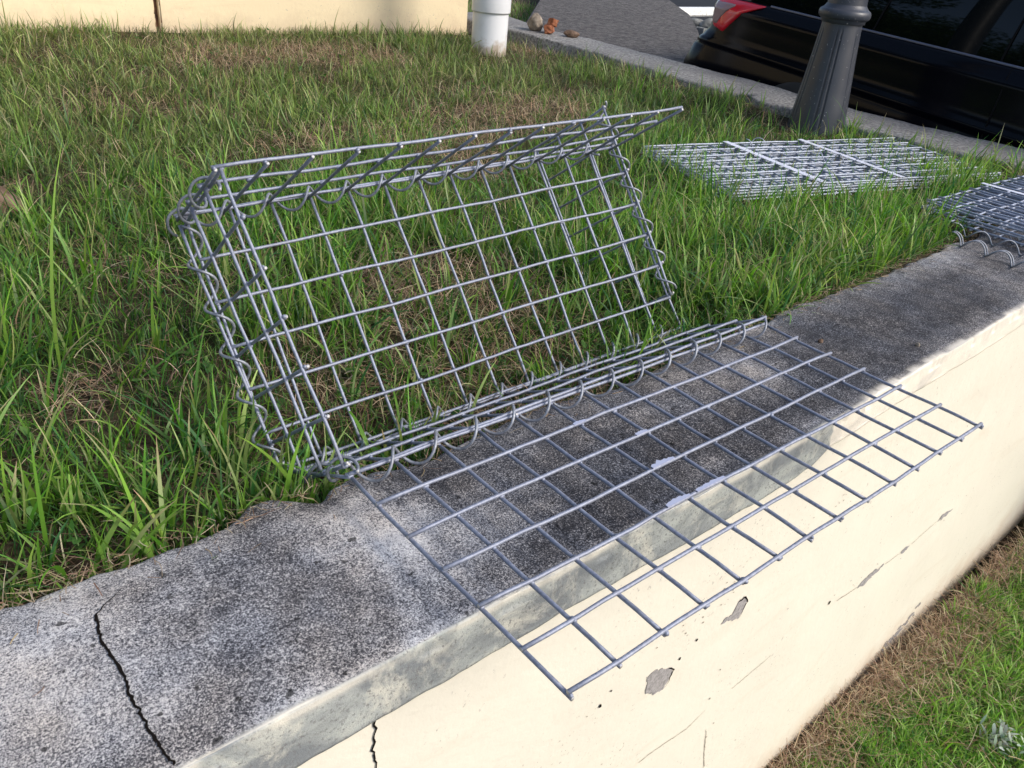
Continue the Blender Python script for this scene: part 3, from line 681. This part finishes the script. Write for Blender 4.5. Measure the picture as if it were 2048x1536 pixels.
def shell_rows(PR_, slope_from=0.0):
    rows_ = []
    for (dx, z_, _) in PR_:
        s_ = .062 + .03 * (1 - min(1, max(0, (z_) / .33)))
        dzz = s_ * (ys - 1.47) * (1 if z_ > 0 else max(0, 1 + z_ * 4))
        bulge = .14 * max(0, min(1, (.17 - z_) / .2)) * np.clip((ys - 2.1) / .37, 0, 1)
        rows_.append(np.stack([XS + dx + inset * (1 if z_ < .3 else .9) * (1 - bulge * 4), ys + bulge, z_ + dzz], -1))
    return rows_
def loft(name, rows_, mt, smooth=True):
    V = np.stack(rows_, 1); a_, n_ = V.shape[:2]
    # mirror to make the whole width
    Vm = V.copy(); Vm[..., 0] = 2 * 4.62 - V[..., 0]; Vm = Vm[:, ::-1]
    V = np.concatenate([V, Vm], 1); n_ *= 2
    i, j = np.meshgrid(np.arange(a_ - 1), np.arange(n_ - 1), indexing='ij'); a = (i * n_ + j).ravel()
    F_ = list(np.stack([a, a + n_, a + n_ + 1, a + 1], 1))
    e0 = [0 * n_ + k for k in range(n_)]; e1 = [(a_ - 1) * n_ + k for k in range(n_)]
    for e_ in (e0, e1):
        for k in range(n_ // 2 - 1): F_.append(np.array([e_[k], e_[k + 1], e_[n_ - 2 - k], e_[n_ - 1 - k]]))
    return mesh_np(name, V.reshape(-1, 3), np.array(F_), mt, car, smooth)
loft('body', shell_rows(PR), M_PAINT)
# cabin: tinted glass band then roof
cab_y = np.array([2.40, 2.3, 2.1, 1.8, 1.5, 1.2, .9, .6, .3, 0, -.3])
def cab_rows(zs_, dxs):
    out = []
    for z_, dx in zip(zs_, dxs):
        yy = cab_y.copy(); yy = .95 + (yy - .95) * (1 - .28 * (z_ - .33) / .55)
        out.append(np.stack([np.full(len(yy), XS + dx), yy, z_ + .062 * (cab_y - 1.47) * (1 - (z_ - .33) / .6)], -1))
    return out
def loft2(name, rows_, mt):
    V = np.stack(rows_, 1); a_, n_ = V.shape[:2]; Vm = V.copy(); Vm[..., 0] = 2 * 4.62 - V[..., 0]; Vm = Vm[:, ::-1]
    V = np.concatenate([V, Vm], 1); n_ *= 2
    i, j = np.meshgrid(np.arange(a_ - 1), np.arange(n_ - 1), indexing='ij'); a = (i * n_ + j).ravel()
    F_ = list(np.stack([a, a + n_, a + n_ + 1, a + 1], 1))
    for e0 in (0, (a_ - 1) * n_):
        for k in range(n_ // 2 - 1): F_.append(np.array([e0 + k, e0 + k + 1, e0 + n_ - 2 - k, e0 + n_ - 1 - k]))
    return mesh_np(name, V.reshape(-1, 3), np.array(F_), mt, car, True)
loft2('windows', cab_rows([.33, .42, .55, .68, .76], [.050, .072, .112, .165, .205]), M_GLASS)
loft2('roof', cab_rows([.76, .79, .82, .84], [.200, .235, .32, .50]), M_PAINT)
def strip(name, pts, w, mt, off, th=.004):
    """thin bar on the car's side following pts (x, y, z)"""
    P = np.array(pts, float); P[:, 0] -= off
    V, F_, mi = tube_arrays(P, w, 6, False); return mesh_np(name, V, F_, mt, car, True)
strip('belt_moulding', [(XS + .046, y, belt(y)) for y in np.linspace(2.05, -.4, 12)], .007, M_CHROME, .0)
# window pillars and door seams
def glass_line(y0, y1, z1=.74):
    f = (z1 - .33) / .43; return [(XS + .048, y0, belt(y0)), (XS + .07, lerp(y0, y1, .25), lerp(belt(y0), z1, .25)), (XS + .112, lerp(y0, y1, .5), lerp(belt(y0), z1, .5)), (XS + .19, y1, z1)]
for y0, y1 in ((1.44, 1.36), (.80, .76), (.67, .66), (-.05, -.0)): strip('window_pillar', glass_line(y0, y1), .005, M_TRIM, .0)
for y0 in (.735, -.42):
    strip('door_seam', [(XS + .04, y0, belt(y0) - .01), (XS + .014, y0, .24), (XS + .001, y0, .17), (XS - .001, y0 + .01, .05), (XS - .001, y0 + .02, -.28)], .0045, M_TRIM, .0)
def body_x(y, z, table):
    zz = np.array([r_[:, 2] for r_ in table]); xx = np.array([r_[:, 0] for r_ in table])
    zi = [np.interp(-y, -ys, r_) for r_ in zz]; xi = [np.interp(-y, -ys, r_) for r_ in xx]
    return float(np.interp(z, zi[4:], xi[4:]))
BT = shell_rows(PR)
def patch(name, lo_c, hi_c, y0, y1, mt, off, parent, n=26, m=10):
    """a lens that follows the body's surface between two curves z = lo(y) and z = hi(y)"""
    V = []
    for i in range(n + 1):
        y = lerp(y0, y1, i / n); za = np.interp(-y, [-p[0] for p in lo_c], [p[1] for p in lo_c]); zb_ = np.interp(-y, [-p[0] for p in hi_c], [p[1] for p in hi_c])
        for j in range(m + 1):
            z = lerp(za, zb_, j / m); e_ = min(1, min(i, n - i) / 2) * min(1, min(j, m - j) / 1.5)
            V.append((body_x(y, z, BT) - off * e_ ** .5 + (1 - min(1, e_ + .3)) * .01, y, z))
    F_ = [(i * (m + 1) + j, (i + 1) * (m + 1) + j, (i + 1) * (m + 1) + j + 1, i * (m + 1) + j + 1) for i in range(n) for j in range(m)]
    return mesh_np(name, V, np.array(F_), mt, parent, True)
tl = patch('tail_light', [(2.468, .235), (2.41, .222), (2.31, .200), (2.27, .245), (2.20, .315), (2.07, .365)], [(2.468, .392), (2.35, .388), (2.22, .380), (2.07, .368)], 2.467, 2.07, M_RED, .012, car)
patch('clear_lens', [(2.465, .255), (2.41, .238), (2.365, .232), (2.34, .270), (2.29, .325), (2.25, .352)], [(2.465, .372), (2.36, .370), (2.25, .356)], 2.464, 2.25, M_CLEAR, .017, tl)
for (yy, xx_) in ((1.72, 3.80), (1.72, 5.30), (-1.05, 3.80), (-1.05, 5.30)):
    w = lathe('wheel', [(.19, -.09), (.30, -.10), (.325, -.07), (.325, .07), (.30, .10), (.19, .09)], (0, 0, 0), M_TYRE, car, 40)
    w.matrix_parent_inverse = car.matrix_world.inverted(); w.rotation_euler = (0, R(90), 0); w.location = (xx_, yy, -.275)
    rm = lathe('rim', [(.01, .07), (.06, .075), (.10, .05), (.17, .06), (.195, .095), (.195, -.09), (.02, -.08)], (0, 0, 0), M_RIM, w, 40)
    rm.matrix_parent_inverse = Matrix.Identity(4); rm.location = (0, 0, 0)

# ---------------------------------------------------------------- grass
def blades(name, base, L, w, az, lean, bendv, colr, mt, S=4, tipcol=None, prof='blade', twist=None, fold=0):
    Nn = len(L); t_ = np.linspace(0, 1, S + 1)
    th = lean[:, None] + bendv[:, None] * t_[None, :]
    ds = L[:, None] / S
    hx = np.concatenate([np.zeros((Nn, 1)), np.cumsum(np.sin(th[:, :-1]) * ds, 1)], 1)
    hz = np.concatenate([np.zeros((Nn, 1)), np.cumsum(np.cos(th[:, :-1]) * ds, 1)], 1)
    wob = np.zeros_like(hx)
    if twist is not None: wob = (t_[None, :] ** 2) * twist[:, None] * L[:, None]
    dx, dy = np.cos(az)[:, None], np.sin(az)[:, None]
    P = np.stack([base[:, 0:1] + dx * hx - dy * wob, base[:, 1:2] + dy * hx + dx * wob, base[:, 2:3] + hz], -1)
    if prof == 'blade': wp = (1 - t_ ** 2.2) * (.55 + .45 * np.minimum(1, t_ * 4))
    elif prof == 'leaf': wp = np.sin(np.pi * np.clip(t_ * .93 + .05, 0, 1)) ** .8
    else: wp = 1 - .6 * t_
    wd = (w[:, None] * wp[None, :] / 2)[..., None] + .00015
    tw = rng.normal(0, .5, Nn) if prof != 'leaf' else np.zeros(Nn)
    sx_, sy_ = -np.sin(az + tw)[:, None], np.cos(az + tw)[:, None]
    side = np.stack([sx_ + 0 * hx, sy_ + 0 * hx, 0 * hx + (rng.normal(0, .25, Nn))[:, None]], -1)
    V = np.stack([P - side * wd, P + side * wd], 2).reshape(-1, 3)
    k = 2 * (S + 1); b0 = (np.arange(Nn) * k)[:, None]; j = np.arange(S)[None, :] * 2; a = (b0 + j).ravel()
    F_ = np.stack([a, a + 1, a + 3, a + 2], 1)
    tc = colr if tipcol is None else tipcol
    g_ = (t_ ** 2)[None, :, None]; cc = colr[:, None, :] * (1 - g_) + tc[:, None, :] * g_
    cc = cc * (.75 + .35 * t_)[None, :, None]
    cc = np.repeat(cc[:, :, None, :], 2, 2).reshape(-1, 3)
    return V, F_, cc
def emit(name, packs, mt, label, cat, kind='stuff'):
    Vs, Fs, Cs = [], [], []; o_ = 0
    for V, F_, c_ in packs: Vs.append(V); Fs.append(F_ + o_); Cs.append(c_); o_ += len(V)
    o = mesh_np(name, np.vstack(Vs), np.vstack(Fs), mt, None, True, np.clip(np.vstack(Cs), .002, 1))
    return tag(o, label, cat, None, kind)
GREENS = np.array([(.125, .265, .034), (.078, .195, .034), (.190, .330, .055), (.045, .140, .040), (.26, .35, .12)])
DRYS = np.array([(.44, .33, .20), (.30, .20, .125), (.52, .42, .28), (.19, .115, .07), (.38, .25, .16)])
def pick(pal, n, p=None):
    c_ = pal[rng.choice(len(pal), n, p=p)]; return c_ * rng.uniform(.75, 1.3, (n, 1)) * rng.uniform(.92, 1.08, (n, 3))
def inside(x, y):
    return (y > .052 + yc(x)) & (x < kerb_in(y) - .015) & (y < 3.83 - .096 * (x - 1.09) - .03) & (np.hypot(x - 3.13, y - 1.27) > .15) & (np.hypot(x - 2.69, y - 3.12) > .10)
def under_bundle(x, y):
    c, s = math.cos(math.atan2(-.33, 1.25)), math.sin(math.atan2(-.33, 1.25)); u = (x - 1.925) * c + (y - 1.21) * s; v = (x - 1.925) * s - (y - 1.21) * c
    a = (u > .02) & (u < 1.26) & (v > .02) & (v < .5)
    return a | ((x > 2.15) & (y < .30))
def sample(n, falloff=1.0):
    x = rng.uniform(-1.3, 3.3, n); y = rng.uniform(.03, 3.9, n)
    keep = inside(x, y) & (x > -1.0 + .18 * y)
    d_ = np.hypot(x + .47, y + .83); keep &= rng.random(n) < np.clip((1.5 / d_) ** falloff, 0, 1)
    return x[keep], y[keep]
def dryness(x, y): 
    dd = fbm(x * 1.6 + 3, y * 1.6, 2, 4); return sstep(.53, .68, dd) + .30 * sstep(1.2, 2.6, y) * fbm(x * 3, y * 3, 6, 3) + .75 * sstep(.44, .56, fbm(x * 5, y * 5, 14, 3)) * sstep(1.3, .5, y) * sstep(1.1, .6, x)
packs = []; straw = []
# long tufted grass
x, y = sample(42000, .35)
tuft = fbm(x * 3.1, y * 3.1, 9, 3); keep = rng.random(len(x)) < (.80 * sstep(.34, .60, tuft) + .30 * sstep(.9, 1.6, x) * sstep(.9, .2, y)) * (1 - .80 * np.clip(dryness(x, y), 0, 1)) + .06
x, y = x[keep], y[keep]; k = rng.integers(3, 8, len(x))
X = np.repeat(x, k) + rng.normal(0, .007, k.sum()); Y = np.repeat(y, k) + rng.normal(0, .007, k.sum()); az0 = np.repeat(rng.uniform(0, 6.28, len(x)), k)
ok = inside(X, Y) & ~((X > 2.2) & (Y < .29)); X, Y, az0 = X[ok], Y[ok], az0[ok]; n = len(X)
ub = under_bundle(X, Y)
Lm = lerp(.040, .110, fbm(X * 1.7, Y * 1.7, 4, 3)) * lerp(1.05, .72, sstep(.5, 2.5, Y))
L = Lm * rng.lognormal(0, .38, n); L = np.where(ub, np.minimum(L, .07) * rng.choice([.4, 1, 1.7], n, p=[.40, .30, .30]), L)
L = L * (1 - .38 * sstep(-.05, .1, X) * sstep(1.1, .95, X) * sstep(.5, .25, Y)); w = rng.uniform(.0022, .0052, n) * np.clip(L / .08, .6, 1.3)
dcol = pick(GREENS, n, [.32, .26, .18, .14, .10])
hue = fbm(X * 2.3, Y * 2.3, 12, 3)[:, None]; dcol = dcol * lerp(np.array([1.25, 1.05, 1.2]), np.array([.8, .95, .8]), hue)
oliv = (np.clip(sstep(1.0, 2.6, Y), 0, 1) * .55)[:, None]; dcol = lerp(dcol, dcol.mean(1, keepdims=True) * np.array([1.08, 1.16, .50]), oliv * .95) * (1 + .25 * oliv)
tip = np.where(rng.random((n, 1)) < .22, pick(DRYS, n), dcol * 1.15)
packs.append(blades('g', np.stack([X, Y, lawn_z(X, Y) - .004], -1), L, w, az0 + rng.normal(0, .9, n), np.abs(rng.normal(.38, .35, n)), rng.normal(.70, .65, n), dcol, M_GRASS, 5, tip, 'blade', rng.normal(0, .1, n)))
# short fine grass filling in
x, y = sample(260000, .7); n = len(x); keep = rng.random(n) < (1 - .78 * np.clip(dryness(x, y), 0, 1)) * (.40 + .8 * fbm(x * 6, y * 6, 3, 3)); x, y = x[keep], y[keep]; n = len(x)
ub = under_bundle(x, y)
L = rng.uniform(.018, .055, n) * np.where(ub, .5, 1); c_ = pick(GREENS, n, [.25, .30, .12, .25, .08]) * .85
oliv = (sstep(.8, 2.4, y) * .6)[:, None]; c_ = lerp(c_, c_.mean(1, keepdims=True) * np.array([1.2, 1.12, .52]), oliv * 1.3)
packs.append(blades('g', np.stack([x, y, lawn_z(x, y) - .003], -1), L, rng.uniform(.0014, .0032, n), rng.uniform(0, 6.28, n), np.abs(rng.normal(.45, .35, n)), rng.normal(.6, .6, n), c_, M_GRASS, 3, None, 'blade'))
# a few big bright leaning blades close to the wall and at the left
bx, by, bn = [], [], []
for (cx_, cy_, k_, sd) in [(-.47, .34, 7, .07), (-.36, .25, 6, .07), (-.22, .14, 6, .07), (-.06, .09, 4, .05), (-.05, .35, 4, .08), (.15, .16, 3, .06), (-.45, .75, 5, .12), (-.2, .9, 4, .15), (.5, .5, 4, .2), (.75, .13, 3, .05), (1.25, .17, 7, .10), (1.7, .24, 9, .12), (2.05, .25, 6, .08), (1.6, .6, 6, .25), (2.1, .62, 8, .14), (2.6, .45, 7, .15), (2.95, .52, 9, .10), (3.08, .85, 8, .10), (3.0, .38, 6, .08), (3.1, 1.05, 4, .06), (2.9, 1.7, 6, .15), (2.8, 2.2, 6, .2)]:
    for q in range(k_): bx.append(cx_ + rng.normal(0, sd)); by.append(cy_ + rng.normal(0, sd * .6)); bn.append(int(rng.integers(4, 11)))
bx = np.array(bx); by = np.array(by)
X = np.repeat(bx, bn) + rng.normal(0, .018, sum(bn)); Y = np.repeat(by, bn) + rng.normal(0, .016, sum(bn)); Y = np.maximum(Y, .060 + yc(X)); X = np.minimum(X, kerb_in(Y) - .02); n = len(X)
L = rng.uniform(.07, .19, n) * np.where(X > .8, .68, 1); c_ = pick(GREENS[[0, 2, 4]], n) * np.array([1.15, 1.2, 1.1])
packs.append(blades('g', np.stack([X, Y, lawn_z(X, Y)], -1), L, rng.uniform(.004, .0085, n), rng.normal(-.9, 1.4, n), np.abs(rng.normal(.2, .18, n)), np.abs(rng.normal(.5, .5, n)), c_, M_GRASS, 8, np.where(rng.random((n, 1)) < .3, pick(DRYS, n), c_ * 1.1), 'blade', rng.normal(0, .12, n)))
# broad leaved weeds
x, y = sample(1500, 1.0); x = np.repeat(x, 5) + rng.normal(0, .008, len(x) * 5); y = np.repeat(y, 5) + rng.normal(0, .008, len(y) * 5); ok = inside(x, y); x, y = x[ok], y[ok]; n = len(x)
c_ = pick(np.array([(.06, .15, .03), (.09, .19, .04)]), n)
packs.append(blades('g', np.stack([x, y, lawn_z(x, y) + rng.uniform(.0, .02, n)], -1), rng.uniform(.012, .032, n), rng.uniform(.007, .014, n), rng.uniform(0, 6.28, n), rng.uniform(.7, 1.3, n), rng.uniform(0, .6, n), c_, M_GRASS, 5, None, 'leaf'))
emit('grass', packs, M_GRASS, 'green tufted lawn grass growing behind the coping', 'grass')
# thatch
x, y = sample(230000, .75); keep = rng.random(len(x)) < .14 + .70 * np.clip(dryness(x, y), 0, 1); x, y = x[keep], y[keep]; n = len(x)
dr = np.clip(dryness(x, y), 0, 1); shade = lerp(.62, 1.0, dr)[:, None]
straw.append(blades('s', np.stack([x, y, lawn_z(x, y) + rng.exponential(.006, n)], -1), rng.uniform(.02, .07, n), rng.uniform(.0008, .0020, n), rng.uniform(0, 6.28, n), rng.normal(1.25, .22, n), rng.normal(.25, .45, n), pick(DRYS, n) * shade, M_STRAW, 4, None, 'straw', rng.normal(0, .45, n)))
x, y = sample(26000, .2); keep = rng.random(len(x)) < .2 + .8 * np.clip(dryness(x, y), 0, 1); x, y = x[keep], y[keep]; n = len(x)
straw.append(blades('s', np.stack([x, y, lawn_z(x, y)], -1), rng.uniform(.03, .09, n), rng.uniform(.001, .0024, n), rng.uniform(0, 6.28, n), np.abs(rng.normal(.5, .35, n)), rng.normal(.6, .6, n), pick(DRYS, n, [.35, .15, .35, .05, .10]), M_STRAW, 4, None, 'blade', rng.normal(0, .3, n)))
n = 1400; x = rng.uniform(-1, 2.6, n); y = .052 + yc(x) - rng.exponential(.014, n); straw.append(blades('s', np.stack([x, y, -.0365 + 0 * x + rng.uniform(0, .003, n)], -1), rng.uniform(.006, .030, n), rng.uniform(.0006, .0016, n), rng.uniform(0, 6.28, n), np.full(n, 1.54), rng.normal(0, .06, n), pick(DRYS, n) * .8, M_STRAW, 3, None, 'straw', rng.normal(0, .3, n)))
emit('dry_thatch', straw, M_STRAW, 'brown dry straw matted between the lawn grass', 'dry grass')
# lower grass strip at the foot of the wall
def low_z(x, y): return -1.285 + (fbm(x * 2, y * 2, 4, 3) - .5) * .04
packs = []; straw = []
def low(n):
    x = rng.uniform(.7, 3.8, n); y = rng.uniform(-1.25, -.26, n); y = y + 0; ok = (y < -.278 + yc(x)); return x[ok], y[ok]
x, y = low(130000); wd_ = -.275 + yc(x) - y; p_ = 1.8 * sstep(.04, .21, wd_ + (fbm(x * 5, y * 5, 2, 3) - .5) * .25) * (.35 + fbm(x * 7, y * 7, 8, 3)); keep = rng.random(len(x)) < p_; x, y = x[keep], y[keep]; n = len(x)
c_ = pick(GREENS, n, [.35, .2, .25, .1, .1]); L = rng.uniform(.03, .065, n) * lerp(.7, 1.5, sstep(.5, .7, fbm(x * 4, y * 4, 1, 3)))
packs.append(blades('g', np.stack([x, y, low_z(x, y)], -1), L, rng.uniform(.0018, .0042, n), rng.uniform(0, 6.28, n), np.abs(rng.normal(.5, .3, n)), rng.normal(.6, .5, n), c_ * 1.05, M_GRASS, 4, c_ * 1.25, 'blade', rng.normal(0, .15, n)))
xt, yt = low(1500); wd_ = -.275 + yc(xt) - yt; kp = (wd_ > .16); xt, yt = xt[kp], yt[kp]; xt = np.repeat(xt, 6) + rng.normal(0, .012, len(xt) * 6); yt = np.repeat(yt, 6) + rng.normal(0, .012, len(yt) * 6); n = len(xt); c_ = pick(GREENS[[0, 2, 4]], n) * 1.15
packs.append(blades('g', np.stack([xt, yt, low_z(xt, yt)], -1), rng.uniform(.05, .11, n), rng.uniform(.003, .006, n), rng.uniform(0, 6.28, n), np.abs(rng.normal(.5, .3, n)), rng.normal(.7, .5, n), c_, M_GRASS, 5, c_ * 1.2, 'blade', rng.normal(0, .15, n)))
emit('lower_grass', packs, M_GRASS, 'short green grass on the lower ground at the foot of the wall', 'grass')
x, y = low(110000); wd_ = -.275 + yc(x) - y; keep = rng.random(len(x)) < lerp(1, .10, sstep(.07, .25, wd_ + (fbm(x * 5, y * 5, 2, 3) - .5) * .3)); x, y = x[keep], y[keep]; n = len(x)
straw.append(blades('s', np.stack([x, y, low_z(x, y) + rng.exponential(.010, n)], -1), rng.uniform(.025, .085, n), rng.uniform(.001, .0026, n), rng.uniform(0, 6.28, n), rng.normal(1.2, .25, n), rng.normal(.25, .5, n), pick(DRYS, n) * .9, M_STRAW, 4, None, 'straw', rng.normal(0, .5, n)))
emit('lower_thatch', straw, M_STRAW, 'brown dry straw along the foot of the cream wall', 'dry grass')
# verge grass beyond the kerb
n = 26000; x = rng.uniform(3.2, 6.5, n); y = rng.uniform(3.8, 8, n); ok = (y - 4.33) > (x - 3.99) * 1.03 + .02; x, y = x[ok], y[ok]; n = len(x)
c_ = lerp(pick(GREENS, n), pick(DRYS, n) * .8, (rng.random((n, 1)) < .35) * 1.0)
emit('verge_grass', [blades('g', np.stack([x, y, -.27 + (fbm(x * 2, y * 2, 4, 3) - .5) * .05], -1), rng.uniform(.04, .12, n), rng.uniform(.003, .007, n), rng.uniform(0, 6.28, n), np.abs(rng.normal(.4, .3, n)), rng.normal(.6, .5, n), c_, M_GRASS, 3)], M_GRASS, 'patch of grass beyond the kerb left of the driveway', 'grass')
# silvery weed at the foot of the wall
sw = empty('silvery_weed', (1.75, -.62, -1.285), 'small silvery grey weed in the lower grass near the wall foot', 'plant')
bs, cs = [], []
for k in range(9):
    a_ = random.uniform(0, 6.28); r_ = random.uniform(0, .07); bs.append((1.75 + r_ * math.cos(a_), -.62 + r_ * math.sin(a_)))
B_ = np.array(bs); ix = rng.integers(0, len(bs), 110); n = 110
X = B_[ix, 0] + rng.normal(0, .02, n); Y = B_[ix, 1] + rng.normal(0, .02, n)
V, F_, cc = blades('w', np.stack([X, Y, low_z(X, Y) + rng.uniform(.0, .06, n)], -1), rng.uniform(.018, .04, n), rng.uniform(.006, .011, n), rng.uniform(0, 6.28, n), rng.uniform(.4, 1.2, n), rng.normal(.3, .3, n), pick(np.array([(.36, .42, .36), (.28, .36, .28)]), n), M_SILVER, 4, None, 'leaf')
mesh_np('leaves', V, F_, M_SILVER, sw, True, cc)
parts = [bent((1.75, -.62, -1.29), (p[0] + random.uniform(-.02, .02), p[1] + random.uniform(-.02, .02), -1.285 + random.uniform(.04, .08)), .0018, .002, 6) for p in bs]
V, F_, mi = join(parts); mesh_np('stem', V, F_, M_SILVER, sw, True, np.full((len(V), 3), .3))

# trees behind the garden wall, out of the frame, mirrored in the car's windows
def tree(loc, h, cr, label, seed):
    root = empty('tree', loc, label, 'tree', 'trees beyond the cream wall')
    r_ = np.random.default_rng(seed); parts = [tube_arrays([loc, (loc[0] + .1, loc[1], loc[2] + h * .3), (loc[0] - .1, loc[1] + .1, loc[2] + h * .62)], [.20, .15, .09], 10)]
    cs_ = []
    for k in range(16):
        a_ = r_.uniform(0, 6.28); q = r_.uniform(.25, 1) * cr; c_ = np.array(loc) + (math.cos(a_) * q, math.sin(a_) * q, h * r_.uniform(.35, 1.0)); cs_.append(c_)
        s_ = np.array(loc) + (0, .05, h * r_.uniform(.28, .55)); parts.append(tube_arrays([s_, (s_ + c_) / 2 + (0, 0, .15), c_], [.07, .045, .015], 7))
    V, F_, mi = join(parts); mesh_np('trunk', V, F_, M_BARK, root)
    n = 26000; ci = r_.integers(0, len(cs_), n); d_ = r_.normal(0, 1, (n, 3)); d_ /= np.linalg.norm(d_, axis=1)[:, None]; d_ *= (r_.random(n) ** .5 * cr * .42)[:, None]
    P = np.array(cs_)[ci] + d_ * (1, 1, .7); col_ = np.array([(.05, .10, .02), (.035, .075, .018), (.08, .13, .03)])[r_.integers(0, 3, n)]
    V, F_, cc = blades('l', P, r_.uniform(.07, .13, n), r_.uniform(.04, .07, n), r_.uniform(0, 6.28, n), r_.uniform(.4, 2.4, n), r_.uniform(0, .6, n), col_, M_GRASS, 2, None, 'leaf')
    mesh_np('crown', V, F_, M_GRASS, root, True, cc)
M_BARK = stone_mat('bark', (.12, .09, .065), (.2, .16, .12), 12)
tree((-2.5, 6.0, -.1), 4.6, 2.0, 'leafy tree beyond the cream wall, nearest the camera, mirrored in the car windows', 1)
tree((-.2, 7.5, -.1), 5.4, 2.3, 'tall leafy tree beyond the cream wall, the one farthest back', 2)
tree((-5.5, 4.5, -.1), 5.0, 2.4, 'wide leafy tree beyond the left end of the cream wall', 3)
